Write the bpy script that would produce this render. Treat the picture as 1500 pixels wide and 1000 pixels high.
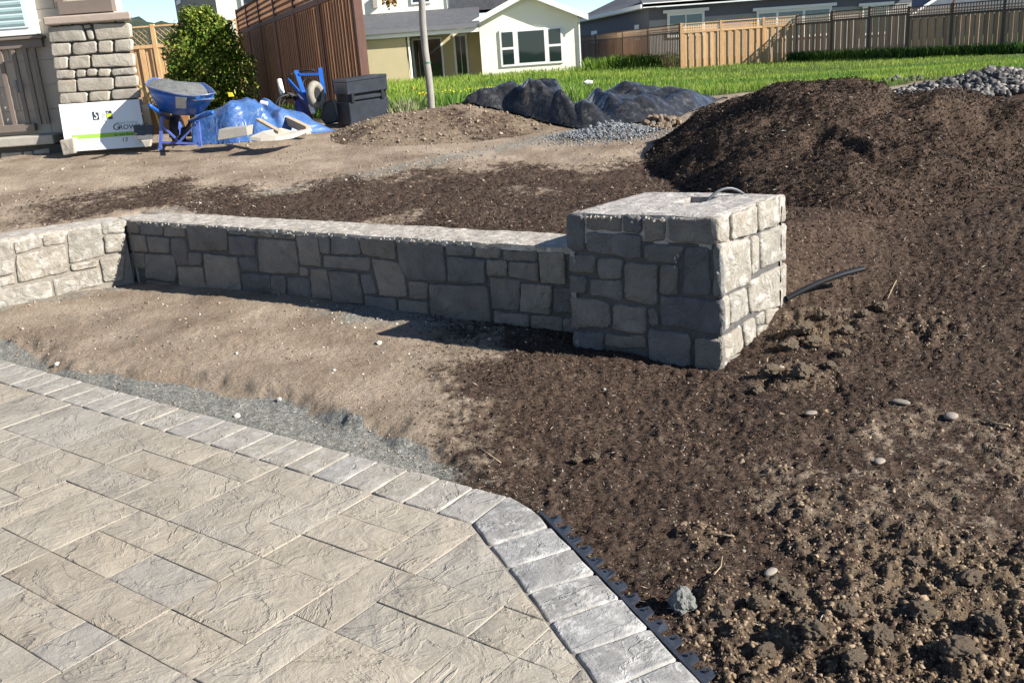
import bpy, math, random
import numpy as np
from math import radians, sin, cos, pi
for o in list(bpy.data.objects): bpy.data.objects.remove(o)
S = bpy.context.scene
COL = S.collection
random.seed(7); RS = np.random.RandomState(11)

# ------------------------------------------------------------------ camera, world, sun, exposure
FPX = 1385.; PITCH = radians(17.2); ROLL = radians(4.08); EYE = np.array([0, 0, 1.6])
_f = np.array([0, cos(PITCH), -sin(PITCH)]); _r = np.array([1., 0, 0]); _d = np.cross(_f, _r)
MC = np.array([_r*cos(ROLL)+_d*sin(ROLL), -_r*sin(ROLL)+_d*cos(ROLL), _f])
from mathutils import Matrix, Vector, Euler
cd = bpy.data.cameras.new('camera'); cam = bpy.data.objects.new('camera', cd); COL.objects.link(cam)
cd.sensor_width = 36; cd.lens = FPX/1500*36; cd.clip_start = .05; cd.clip_end = 2000
mw = Matrix.Identity(4)
for i in range(3):
    mw[i][0] = MC[0][i]; mw[i][1] = -MC[1][i]; mw[i][2] = -MC[2][i]; mw[i][3] = EYE[i]
cam.matrix_world = mw
S.camera = cam
SUN = np.array([.81, -.325, .5]); SUN = SUN/np.linalg.norm(SUN)
wd = bpy.data.worlds.new('World'); S.world = wd; wd.use_nodes = True
nt = wd.node_tree; bg = nt.nodes['Background']
sky = nt.nodes.new('ShaderNodeTexSky'); sky.sky_type = 'NISHITA'; sky.sun_disc = False
sky.sun_elevation = math.asin(SUN[2]); sky.sun_rotation = math.atan2(SUN[0], SUN[1])
sky.air_density = .8; sky.dust_density = 0.0; sky.ozone_density = 1.2; sky.altitude = 2500
nt.links.new(sky.outputs[0], bg.inputs[0]); bg.inputs[1].default_value = .075
sl = bpy.data.lights.new('sun', 'SUN'); sl.energy = 5.0; sl.angle = radians(.5); sl.color = (1, .955, .88)
so = bpy.data.objects.new('sun', sl); COL.objects.link(so); so.location = (8, -4, 12)
so.rotation_euler = Vector(SUN).to_track_quat('Z', 'Y').to_euler()
S.view_settings.view_transform = 'Standard'; S.view_settings.look = 'None'
S.view_settings.gamma = 1; S.view_settings.use_curve_mapping = False
S.view_settings.exposure = 1.2

# ------------------------------------------------------------------ pixel (1500x1000) -> place in the yard
def ray(u, v): return MC.T @ np.array([(u-750)/FPX, (v-500)/FPX, 1.])
def at_z(u, v, z): d = ray(u, v); return EYE+d*(z-EYE[2])/d[2]
def at_y(u, v, y): d = ray(u, v); return EYE+d*y/d[1]
# patio frame: A runs up-left along the border, B runs down-left
AZ = radians(-52.7); DA = np.array([sin(AZ), cos(AZ)]); DB = np.array([-cos(AZ), sin(AZ)])
O2 = at_z(690, 766, 0)[:2]
def ab2w(a, b): return O2+DA*a+DB*b

# ------------------------------------------------------------------ numpy noise
def _h(i, j, s):
    n = (i.astype(np.int64)*374761393 + j.astype(np.int64)*668265263 + s*974711) & 0xffffffff
    n = ((n ^ (n >> 13))*1274126177) & 0xffffffff
    n = (n ^ (n >> 16)) & 0xffffffff
    return n/4294967295.
def vn(x, y, s=0):
    x = np.asarray(x, float); y = np.asarray(y, float)
    i = np.floor(x); j = np.floor(y); fx = x-i; fy = y-j
    fx = fx*fx*(3-2*fx); fy = fy*fy*(3-2*fy)
    a = _h(i, j, s); b = _h(i+1, j, s); c = _h(i, j+1, s); d = _h(i+1, j+1, s)
    return (a+(b-a)*fx)*(1-fy)+(c+(d-c)*fx)*fy
def vlin(x, y, s=0):
    x = np.asarray(x, float); y = np.asarray(y, float); x, y = x*.94-y*.34, x*.34+y*.94
    i = np.floor(x); j = np.floor(y); fx = x-i; fy = y-j
    a = _h(i, j, s); b = _h(i+1, j, s); c = _h(i, j+1, s); d = _h(i+1, j+1, s)
    return np.where(fx+fy < 1, a+(b-a)*fx+(c-a)*fy, d+(c-d)*(1-fx)+(b-d)*(1-fy))-.5
def fbm(x, y, o=4, s=0):
    r = 0; A = .5; x = np.asarray(x, float); y = np.asarray(y, float)
    for k in range(o):
        r = r+A*(vn(x, y, s+k*17)*2-1); A *= .5
        x, y = x*1.6-y*1.2+3.1, x*1.2+y*1.6+1.7
    return r
def bil(x, y, o=4, s=0):
    r = 0; A = .5
    for k in range(o):
        r = r+A*np.abs(vn(x, y, s+k*17)*2-1); A *= .5
        x, y = x*1.6-y*1.2+3.1, x*1.2+y*1.6+1.7
    return r
def sm(a, b, x):
    t = np.clip((x-a)/(b-a), 0, 1); return t*t*(3-2*t)

# ------------------------------------------------------------------ wall geometry (from the perspective of its level top edges)
WT = .53      # wall top
P0 = at_z(826, 362, WT); P1 = at_z(186, 322, WT)
LW0 = P1; LW1 = at_z(0, 350, WT)
wdir = (P1-P0)[:2]; wdir /= np.linalg.norm(wdir); wnrm = np.array([-wdir[1], wdir[0]])
if wnrm[1] > 0: wnrm = -wnrm            # faces the patio
ldir = (LW1-LW0)[:2]; ldir /= np.linalg.norm(ldir); lnrm = np.array([ldir[1], -ldir[0]])
if lnrm[0] < 0: lnrm = -lnrm
BZ = .76
cFL, cFR, cBR, cBL = [at_z(*q, BZ)[:2] for q in ((829.5, 311), (1053, 317.6), (1150, 283), (946, 277.5))]
bw = ((cFR-cFL)+(cBR-cBL))/2; bd = ((cBL-cFL)+(cBR-cFR))/2
bwl = np.linalg.norm(cFR-cFL); bdl = np.linalg.norm(cBR-cFR)
bu = (cFR-cFL)/bwl; bv = (cBR-cFR)/bdl; pbu = np.array([bu[1], -bu[0]]); pbv = np.array([bv[1], -bv[0]])
THK = .33

# ------------------------------------------------------------------ terrain
def pile_h(x, y):
    ax, ay, bx, by = 2.55, 7.9, 3.8, 7.75
    dx, dy = bx-ax, by-ay; t = np.clip(((x-ax)*dx+(y-ay)*dy)/(dx*dx+dy*dy), 0, 1)
    ddx = x-(ax+t*dx); d = np.hypot(np.where(ddx < 0, ddx*1.45, ddx), (y-(ay+t*dy)))
    d = d+.28*fbm(x*.9, y*.9, 3, 5)
    h = .72-.17*t-.36*d
    h = np.where(h > .58, .58+(h-.58)*.3, h)
    h = h+.17*sm(.0, .2, h)*(bil(x*1.7, y*2.0, 4, 9)-.28)+.07*fbm(x*1.6, y*1.6, 3, 6)
    # steep dug face at the right end
    sc = sm(3.3, 3.45, x+.2*fbm(x*3, y*3, 2, 3))*sm(7.45, 7.2, y)*sm(6.5, 6.8, y)
    h = h-.22*sc-.10*sm(.1,.35,fbm(x*1.1+9, y*1.3, 3, 18))*sm(0, .25, h)
    return h
def clodm(x, y):
    c = sm(.2, .7, x+.25*fbm(x*2, y*2, 2, 31)-.0)*sm(2.75, 2.1, y-.2*x+.5*fbm(x*2.5, y*2.5, 3, 32))
    c = np.maximum(c, .5*sm(.4, .9, x)*sm(4.3, 3.3, y)*sm(-.25, .25, fbm(x*3, y*3, 3, 33)))
    for cx, cy, r, k in ((1.62, 4.75, .35, 1.), (1.35, 4.25, .3, .9), (2.1, 4.6, .3, .7), (.62, 2.9, .16, .8), (1.0, 2.75, .25, .7)):
        c = np.maximum(c, k*sm(r, r*.4, np.hypot(x-cx, y-cy)))
    return c
def wallcoord(x, y):
    tb = -((x-P0[0])*wnrm[0]+(y-P0[1])*wnrm[1])
    s = (x-P0[0])*wdir[0]+(y-P0[1])*wdir[1]          # + to the left
    tl = -((x-LW0[0])*lnrm[0]+(y-LW0[1])*lnrm[1])
    return tb, s, tl
def abof(x, y):
    dx = x-O2[0]; dy = y-O2[1]
    return dx*DA[0]+dy*DA[1], dx*DB[0]+dy*DB[1]
def patio_dist(x, y):
    a, b = abof(x, y)
    d1 = -.24-b                      # outside first border
    nx, ny = .53, .85                # second border line in ab: outside is negative side
    q = -(a*.535+b*.845)             # >0 outside of the inner line
    d2 = q-.235
    return np.maximum(d1, d2), a, b, d1, d2
def gz0(x, y):
    tb, s, tl = wallcoord(x, y)
    zb = np.interp(y, [3, 7.2, 11, 13, 20, 32, 50, 58, 70, 400], [.47, .5, .8, .82, .6, .1, .12, .15, .1, .1])
    # ramp: sharp inside the wall, a bank to the right of the block
    w = sm(-.45, -1.6, s)
    lo = .13*(1-w)+(-.15)*w; hi = .26*(1-w)+2.9*w
    k1 = np.clip((tb-lo)/(hi-lo), 0, 1); k1 = k1*k1*(3-2*k1)
    k2 = sm(.13, .26, tl)*sm(-2.5, -1.5, -s*0-1)      # behind the left wall
    k2 = sm(.13, .26, tl)
    k = np.maximum(k1, k2)
    far_left = sm(5.0, 6.5, s)
    dist, a, b, d1, d2 = patio_dist(x, y)
    gw = np.interp(a, [-.2, .0, .4, .9, 1.6, 2.4, 2.9, 3.4, 4.2], [.06, .1, .14, .26, .33, .27, .16, .07, .25])+.16*fbm(x*2.6, y*2.6, 4, 43)
    zf = -.035+.045*sm(gw, gw+.11+.06*fbm(x*3, y*3, 2, 46), dist)*sm(.0, .5, a)+.015*sm(.25, .5, dist)*sm(.2, .9, a)+.04*sm(.4, .9, dist)*np.exp(-((s-2.6)/1.2)**2)
    zf = zf+.05*sm(.3, 1.6, x)*sm(2.5, 4.2, y)*sm(.1, .6, dist)
    z = zf*(1-k)+zb*k
    z = np.where(dist < 0, -.07, np.where(dist < .03, -.07+(z+.07)*np.clip(dist/.03, 0, 1), z))
    z = z+.15*np.exp(-((x+.6)/1.5)**2-((y-10.6)/.75)**2)*0
    return z
def gz(x, y):
    x = np.asarray(x, float); y = np.asarray(y, float)
    z = gz0(x, y)
    dist = patio_dist(x, y)[0]
    near = sm(0, .1, dist)
    z = z+near*(.03*fbm(x*.8, y*.8, 3, 1)+.018*fbm(x*3.5, y*3.5, 3, 2))*sm(30, 12, y)
    c = clodm(x, y)
    z = z+near*c*.075*(bil(x*7, y*7, 4, 12)-.22)
    m = mulch(x, y)
    z = z+near*sm(14, 8, y)*(.004+.008*m+.012*c)*(fbm(x*38, y*38, 3, 3)*1.6)
    z = z+near*.010*sm(12, 9, y)*(bil(x*6.3+.4*fbm(x*3, y*3, 2, 14), y*6.3, 4, 4)-.2+.5*fbm(x*17, y*17, 2, 15))*(.35+.65*m)
    return z
def mulch(x, y):
    tb, s, tl = wallcoord(x, y)
    n = fbm(x*1.6, y*1.6, 4, 21)
    front = sm(-.6, .2, x+.5*n)*sm(.35, .1, np.where(s > -.3, tb, -1))
    n2 = fbm(x*1.2, y*1.2, 4, 22)
    front = front*(1-.3*sm(.0, .3, n2)*sm(.3, 1.2, x))
    back = sm(.3, .5, np.maximum(tb, tl))*sm(8.8, 7.9, y+1.0*n+.15*x)*.9*sm(-4.6, -3.2, x+n*.9)
    back = np.maximum(back, sm(1.3, 1.9, x+.6*n)*sm(.3, .5, tb)*sm(9.2, 8.4, y+n))
    back = back*(1-.5*sm(.1, .4, n2))
    c = clodm(x, y)
    return np.clip(np.maximum(front, back)*(1-.5*c), 0, 1)
def gravelm(x, y):
    dist, a, b, d1, d2 = patio_dist(x, y)
    w = np.interp(a, [-.2, .0, .4, .9, 1.6, 2.4, 2.9, 3.4, 4.2], [.06, .1, .14, .26, .33, .27, .16, .07, .25])
    w = w+.07*fbm(x*4, y*4, 3, 41)
    g = sm(w+.04, w-.03, dist)
    tb, s, tl = wallcoord(x, y)
    g2 = .7*sm(-.45, -.1, tb+.15*fbm(x*4, y*4, 3, 42))*(tb < .2)*(s > .1)*sm(2.2, 1.4, s)
    g2 = np.maximum(g2, .5*sm(-.3, -.05, tl+.1*fbm(x*4, y*4, 3, 44))*(tl < .2))
    return np.maximum(g, g2)
def grassm(x, y):
    n = fbm(x*1.2, y*1.2, 3, 51)
    return sm(12.3, 12.8, y+.7*n)*sm(-.1, .25, (x+2.05)+.4*(y-13)+.1*n)
def G(u, v, extra=0):
    d = ray(u, v); t = 1.
    lo = 1.0; p = EYE
    ts = np.exp(np.linspace(math.log(1.2), math.log(120), 900))
    X = EYE[0]+d[0]*ts; Y = EYE[1]+d[1]*ts; Z = EYE[2]+d[2]*ts
    hit = np.nonzero(Z < gz(X, Y)+extra)[0]
    i = hit[0] if len(hit) else 899
    return np.array([X[i], Y[i], float(gz(X[i], Y[i]))])

# ------------------------------------------------------------------ materials
def nodes(name):
    m = bpy.data.materials.new(name); m.use_nodes = True
    return m, m.node_tree, m.node_tree.nodes['Principled BSDF']
def N(t, ty, **kw):
    n = t.nodes.new(ty)
    for k, v in kw.items():
        if k.startswith('i_'):
            key = k[2:]; key = int(key) if key.isdigit() else key.replace('_', ' ')
            n.inputs[key].default_value = v
        else: setattr(n, k, v)
    return n
def ramp(t, fac, stops):
    r = N(t, 'ShaderNodeValToRGB'); e = r.color_ramp.elements
    while len(e) < len(stops): e.new(.5)
    for i, (p, c) in enumerate(stops): e[i].position = p; e[i].color = (*c, 1) if len(c) == 3 else c
    t.links.new(fac, r.inputs[0]); return r.outputs[0]
def mixc(t, f, a, b, bt='MIX'):
    m = N(t, 'ShaderNodeMix', data_type='RGBA', blend_type=bt)
    for s, v in ((m.inputs['Factor'], f), (m.inputs['A'], a), (m.inputs['B'], b)):
        if isinstance(v, (int, float)): s.default_value = v
        elif isinstance(v, tuple): s.default_value = (*v, 1)
        else: t.links.new(v, s)
    return m.outputs['Result']
def mth(t, op, a, b=0., clamp=False):
    m = N(t, 'ShaderNodeMath', operation=op, use_clamp=clamp)
    for s, v in ((m.inputs[0], a), (m.inputs[1], b)):
        if isinstance(v, (int, float)): s.default_value = v
        else: t.links.new(v, s)
    return m.outputs[0]
def noise(t, vec, sc, det=6, rough=.6, dist=0.):
    n = N(t, 'ShaderNodeTexNoise', i_Scale=sc, i_Detail=det, i_Roughness=rough, i_Distortion=dist)
    t.links.new(vec, n.inputs['Vector']); return n.outputs['Fac']
def vor(t, vec, sc, feat='F1', out='Distance'):
    n = N(t, 'ShaderNodeTexVoronoi', feature=feat, i_Scale=sc)
    t.links.new(vec, n.inputs['Vector']); return n.outputs[out]
def pos(t): return N(t, 'ShaderNodeNewGeometry').outputs['Position']
def objvec(t, rnd=True):
    tc = N(t, 'ShaderNodeTexCoord').outputs['Object']
    if not rnd: return tc
    oi = N(t, 'ShaderNodeObjectInfo').outputs['Random']
    c = N(t, 'ShaderNodeCombineXYZ'); 
    for i, k in enumerate((37., 91., 53.)): t.links.new(mth(t, 'MULTIPLY', oi, k), c.inputs[i])
    a = N(t, 'ShaderNodeVectorMath', operation='ADD'); t.links.new(tc, a.inputs[0]); t.links.new(c.outputs[0], a.inputs[1])
    return a.outputs[0]
def bump(t, bs, h, st, dist=.01, prev=None):
    b = N(t, 'ShaderNodeBump', i_Strength=st, i_Distance=dist)
    t.links.new(h, b.inputs['Height'])
    if prev: t.links.new(prev, b.inputs['Normal'])
    if bs: t.links.new(b.outputs[0], bs.inputs['Normal'])
    return b.outputs[0]
def simple(name, col, col2=None, sc=8., rough=.7, bst=.2, bsc=None, metal=0., rnd=0., bd=.01, coat=0, stretch=None):
    m, t, b = nodes(name)
    v = objvec(t)
    if stretch:
        mp = N(t, 'ShaderNodeMapping'); mp.inputs['Scale'].default_value = stretch; t.links.new(v, mp.inputs[0]); v = mp.outputs[0]
    col2 = col2 or tuple(c*.75 for c in col)
    f = noise(t, v, sc, 6, .65)
    c = ramp(t, f, [(.3, col2), (.7, col)])
    if rnd:
        oi = N(t, 'ShaderNodeObjectInfo').outputs['Random']
        k = mth(t, 'ADD', mth(t, 'MULTIPLY', oi, 2*rnd), 1-rnd)
        cc = N(t, 'ShaderNodeVectorMath', operation='SCALE'); t.links.new(c, cc.inputs[0]); t.links.new(k, cc.inputs['Scale']); c = cc.outputs[0]
    t.links.new(c, b.inputs['Base Color'])
    b.inputs['Roughness'].default_value = rough; b.inputs['Metallic'].default_value = metal
    if bst: bump(t, b, noise(t, v, bsc or sc*3, 5, .6), bst, bd)
    return m

def stone_mat(name, pal, speck=.3, bst=.6, sc=5., crack=True, whiten=0., hi=(.62, .58, .52), bd=.03):
    m, t, b = nodes(name); v = objvec(t); oi = N(t, 'ShaderNodeObjectInfo').outputs['Random']
    base = ramp(t, oi, [(i/(len(pal)-1), c) for i, c in enumerate(pal)])
    n1 = noise(t, v, sc, 8, .65, .4)
    c = mixc(t, mth(t, 'MULTIPLY', ramp(t, n1, [(.35, (0, 0, 0)), (.7, (1, 1, 1))]), .55), base, mixc(t, .5, base, hi, 'MIX'))
    n2 = noise(t, v, sc*.6, 4, .5, 1.)
    c = mixc(t, mth(t, 'MULTIPLY', ramp(t, n2, [(.5, (0, 0, 0)), (.72, (1, 1, 1))]), .5), c, mixc(t, 1., base, (.70, .695, .71), 'MULTIPLY'))
    n3 = noise(t, v, 70, 4, .7)
    c = mixc(t, mth(t, 'MULTIPLY', ramp(t, n3, [(.3, (1, 1, 1)), (.48, (0, 0, 0))]), speck), c, (.1, .09, .08))
    if whiten:
        n4 = noise(t, v, 14, 6, .7)
        c = mixc(t, mth(t, 'MULTIPLY', ramp(t, n4, [(.5, (0, 0, 0)), (.62, (1, 1, 1))]), whiten), c, (.7, .68, .64))
    t.links.new(c, b.inputs['Base Color']); b.inputs['Roughness'].default_value = .85
    p = bump(t, None, noise(t, v, 9, 8, .62, .6), bst, bd)
    if crack:
        mp = N(t, 'ShaderNodeMapping'); mp.inputs['Scale'].default_value = (1, 1, 1); t.links.new(v, mp.inputs[0])
        w = noise(t, v, 3.2, 5, .55, 1.6)
        w = ramp(t, w, [(.475, (0, 0, 0)), (.5, (1, 1, 1)), (.506, (.35, .35, .35)), (1, (.35, .35, .35))])
        p = bump(t, None, w, .45, .012, p)
    bump(t, b, noise(t, v, 60, 4, .7), .35, .006, p)
    return m

def ground_mat():
    m, t, b = nodes('earth'); v = pos(t)
    at = N(t, 'ShaderNodeVertexColor', layer_name='zone'); sp = N(t, 'ShaderNodeSeparateColor'); t.links.new(at.outputs[0], sp.inputs[0])
    mu, gr, gs = sp.outputs[0], sp.outputs[1], sp.outputs[2]; cl = at.outputs[1]
    dn = noise(t, v, 2.2, 8, .6); fine = noise(t, v, 55, 6, .7); mid = noise(t, v, 14, 7, .65)
    dirt = ramp(t, dn, [(.3, (.175, .130, .092)), (.5, (.27, .212, .155)), (.7, (.37, .30, .228))])
    dirt = mixc(t, mth(t, 'MULTIPLY', ramp(t, fine, [(.33, (1, 1, 1)), (.5, (0, 0, 0))]), .7), dirt, (.12, .085, .058))
    dirt = mixc(t, mth(t, 'MULTIPLY', ramp(t, mid, [(.58, (0, 0, 0)), (.75, (1, 1, 1))]), .35), dirt, (.46, .40, .33))
    soil = ramp(t, mid, [(.3, (.09, .063, .041)), (.55, (.175, .127, .081)), (.75, (.27, .20, .135))])
    soil = mixc(t, mth(t, 'MULTIPLY', ramp(t, fine, [(.33, (1, 1, 1)), (.5, (0, 0, 0))]), .6), soil, (.022, .016, .012))
    dirt = mixc(t, cl, dirt, soil)
    mul = ramp(t, fine, [(.33, (.016, .0105, .008)), (.5, (.052, .034, .025)), (.66, (.11, .074, .052)), (.76, (.2, .145, .105))])
    mul = mixc(t, mth(t, 'MULTIPLY', ramp(t, noise(t, v, 3, 6, .6), [(.45, (0, 0, 0)), (.7, (1, 1, 1))]), .4), mul, (.13, .092, .064))
    gvc = vor(t, v, 95, 'F1', 'Color'); gs_ = N(t, 'ShaderNodeSeparateColor'); t.links.new(gvc, gs_.inputs[0])
    grv = ramp(t, gs_.outputs[0], [(0, (.075, .075, .068)), (.5, (.18, .18, .16)), (.85, (.27, .265, .235)), (1, (.42, .41, .37))])
    grv = mixc(t, .35, grv, ramp(t, dn, [(.3, (.16, .16, .145)), (.7, (.27, .255, .215))]))
    gcol = ramp(t, mid, [(.3, (.035, .05, .014)), (.7, (.085, .10, .03))])
    def edge(f, k=1.1):
        x = mth(t, 'ADD', f, mth(t, 'MULTIPLY', mth(t, 'SUBTRACT', mid, .5), k))
        return ramp(t, x, [(.3, (0, 0, 0)), (.7, (1, 1, 1))])
    c = mixc(t, edge(gr, 2.0), dirt, grv); c = mixc(t, edge(mu, 2.2), c, mul); c = mixc(t, edge(gs, .6), c, gcol)
    # pale grit and chips
    sp1 = vor(t, v, 26, 'F1'); 
    c = mixc(t, mth(t, 'MULTIPLY', ramp(t, sp1, [(.07, (1, 1, 1)), (.12, (0, 0, 0))]), .6), c, (.5, .46, .4))
    t.links.new(c, b.inputs['Base Color']); b.inputs['Roughness'].default_value = .95
    p = bump(t, None, noise(t, v, 22, 8, .7), .8, .02)
    bump(t, b, fine, .9, .012, p)
    b.inputs['Specular IOR Level'].default_value = .15
    return m
M = {}
M['earth'] = ground_mat()
M['paver'] = stone_mat('paver_concrete', [(.28, .232, .172), (.305, .262, .20), (.265, .235, .192), (.335, .28, .205), (.285, .255, .212), (.325, .28, .212), (.25, .228, .195)], speck=.18, bst=.6, hi=(.42, .40, .36), sc=3.5)
M['border'] = stone_mat('border_concrete', [(.275, .24, .19), (.265, .245, .212), (.295, .257, .20), (.255, .243, .222), (.28, .245, .195)], speck=.22, bst=.45, sc=6, whiten=.2, hi=(.42, .40, .36))
M['corner_border'] = stone_mat('grey_border_concrete', [(.22, .21, .195), (.27, .26, .245), (.24, .235, .225)], speck=.35, bst=.6, sc=7, whiten=.35, hi=(.45, .44, .42))
M['stone'] = stone_mat('shaded_wall_stone', [(.085, .088, .096), (.20, .175, .145), (.13, .125, .12), (.27, .235, .19), (.16, .158, .16), (.23, .20, .165), (.10, .10, .11), (.19, .18, .17)], speck=.5, bst=1., sc=8, crack=False, hi=(.30, .27, .23), bd=.08)  # palette darkened for the shaded faces: their shade is put into the colour
M['lit_stone'] = stone_mat('sunlit_wall_stone', [(.26, .23, .185), (.23, .21, .178), (.285, .25, .20), (.24, .225, .195)], speck=.4, bst=.9, sc=8, crack=False, whiten=.3, hi=(.34, .31, .255), bd=.05)  # lighter copy of the wall stone, sunlight put into its colour
M['house_stone'] = stone_mat('house_stone', [(.33, .285, .22), (.39, .335, .255), (.30, .265, .215), (.37, .32, .25)], speck=.3, bst=.5, sc=5, crack=False)
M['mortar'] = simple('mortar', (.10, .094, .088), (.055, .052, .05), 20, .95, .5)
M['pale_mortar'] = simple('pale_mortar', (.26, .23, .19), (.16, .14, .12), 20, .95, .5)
M['wall_cap'] = stone_mat('dusty_cap', [(.33, .29, .24), (.33, .29, .24)], speck=.6, bst=.9, sc=9, crack=False, whiten=.45, hi=(.45, .41, .36))
M['chalk'] = simple('splashed_mortar', (.42, .39, .35), (.3, .28, .25), 30, .9, .4)

# ------------------------------------------------------------------ mesh and object helpers
WP = {}
def link(o, parent, origin):
    COL.objects.link(o)
    if parent is not None:
        o.parent = parent; o.location = np.asarray(origin)-WP[parent.name]
    else: o.location = origin
    WP[o.name] = np.asarray(origin, float); return o
def tag(o, label=None, cat=None, group=None, kind=None):
    for k, v in (('label', label), ('category', cat), ('group', group), ('kind', kind)):
        if v: o[k] = v
    return o
def empty(name, loc, parent=None):
    o = bpy.data.objects.new(name, None); o.empty_display_size = .2
    return link(o, parent, np.asarray(loc, float))
def mesh(name, V, F, mat, smooth=False, mats=None):
    me = bpy.data.meshes.new(name); me.from_pydata([tuple(map(float, v)) for v in V], [], [tuple(f) for f in F])
    if mat: me.materials.append(mat)
    if smooth:
        me.polygons.foreach_set('use_smooth', [True]*len(me.polygons))
    me.validate(); me.update(); return me
def fastmesh(name, V, F, mat, cols=None, cname='tint', smooth=False):
    V = np.asarray(V, np.float32); F = np.asarray(F, np.int32); k = F.shape[1]
    me = bpy.data.meshes.new(name); me.vertices.add(len(V)); me.vertices.foreach_set('co', V.ravel())
    me.loops.add(F.size); me.loops.foreach_set('vertex_index', F.ravel())
    me.polygons.add(len(F)); me.polygons.foreach_set('loop_start', np.arange(0, F.size, k, dtype=np.int32))
    me.polygons.foreach_set('loop_total', np.full(len(F), k, np.int32))
    if smooth: me.polygons.foreach_set('use_smooth', np.ones(len(F), bool))
    if cols is not None:
        a = me.color_attributes.new(cname, 'FLOAT_COLOR', 'POINT')
        c = np.ones((len(V), 4), np.float32); c[:, :cols.shape[1]] = cols; a.data.foreach_set('color', c.ravel())
    me.materials.append(mat); me.update(calc_edges=True); return me
class MB:
    def __init__(s): s.V = []; s.F = []
    def add(s, V, F):
        n = len(s.V); s.V += [np.asarray(v, float) for v in V]; s.F += [tuple(i+n for i in f) for f in F]; return s
    def obox(s, c, ax, ay, az):     # half vectors
        c = np.asarray(c, float); ax, ay, az = map(lambda q: np.asarray(q, float), (ax, ay, az))
        V = [c+i*ax+j*ay+k*az for k in (-1, 1) for j in (-1, 1) for i in (-1, 1)]
        return s.add(V, [(0, 2, 3, 1), (4, 5, 7, 6), (0, 1, 5, 4), (2, 6, 7, 3), (0, 4, 6, 2), (1, 3, 7, 5)])
    def box(s, a, b):
        a = np.asarray(a, float); b = np.asarray(b, float)
        return s.obox((a+b)/2, ((b[0]-a[0])/2, 0, 0), (0, (b[1]-a[1])/2, 0), (0, 0, (b[2]-a[2])/2))
    def bar(s, p, q, w, h, up=(0, 0, 1)):
        p = np.asarray(p, float); q = np.asarray(q, float); d = q-p; L = np.linalg.norm(d); d /= L
        x = np.cross(d, up); x /= np.linalg.norm(x); y = np.cross(x, d)
        return s.obox((p+q)/2, d*L/2, x*w/2, y*h/2)
    def tube(s, pts, r, n=8, cap=True):
        pts = [np.asarray(p, float) for p in pts]; R = r if hasattr(r, '__len__') else [r]*len(pts)
        rings = []; up = np.array([0.1, .2, 1.])
        for i, p in enumerate(pts):
            d = pts[min(i+1, len(pts)-1)]-pts[max(i-1, 0)]; d /= np.linalg.norm(d)
            x = np.cross(d, up)
            if np.linalg.norm(x) < .15: x = np.cross(d, (1, 0, 0))
            x /= np.linalg.norm(x); y = np.cross(d, x)
            rings.append([p+R[i]*(x*cos(2*pi*k/n)+y*sin(2*pi*k/n)) for k in range(n)])
        V = [v for g in rings for v in g]; F = []
        for i in range(len(pts)-1):
            for k in range(n): F.append((i*n+k, i*n+(k+1) % n, (i+1)*n+(k+1) % n, (i+1)*n+k))
        if cap: F.append(tuple(range(n-1, -1, -1))); F.append(tuple((len(pts)-1)*n+k for k in range(n)))
        return s.add(V, F)
    def prism(s, poly, off):      # planar polygon extruded by vector
        poly = [np.asarray(p, float) for p in poly]; n = len(poly); off = np.asarray(off, float)
        V = poly+[p+off for p in poly]
        F = [tuple(range(n)), tuple(range(2*n-1, n-1, -1))]+[(i, (i+1) % n, (i+1) % n+n, i+n) for i in range(n)]
        return s.add(V, F)
    def build(s, name, mat, parent=None, origin=None, smooth=False, bevel=0, **t):
        V = np.array(s.V)
        if origin is None: origin = WP[parent.name] if parent is not None else np.array([V[:, 0].mean(), V[:, 1].mean(), V[:, 2].min()])
        origin = np.asarray(origin, float)
        me = mesh(name, V-origin, s.F, mat, smooth)
        import bmesh
        bm = bmesh.new(); bm.from_mesh(me); bmesh.ops.recalc_face_normals(bm, faces=bm.faces); bm.to_mesh(me); bm.free()
        o = bpy.data.objects.new(name, me); link(o, parent, origin)
        if bevel:
            b = o.modifiers.new('b', 'BEVEL'); b.width = bevel; b.segments = 2; b.limit_method = 'ANGLE'
        if t: tag(o, **t)
        return o
def fr(u0, v0, u1, v1, Y):     # frontal rectangle: top-left and bottom-right pixel at distance Y -> x0,x1,z0,z1
    a = at_y(u0, v0, Y); b = at_y(u1, v1, Y); return a[0], b[0], b[2], a[2]
def fbox(u0, v0, u1, v1, Y, dep):
    x0, x1, z0, z1 = fr(u0, v0, u1, v1, Y); return MB().box((x0, Y, z0), (x1, Y+dep, z1))

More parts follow.
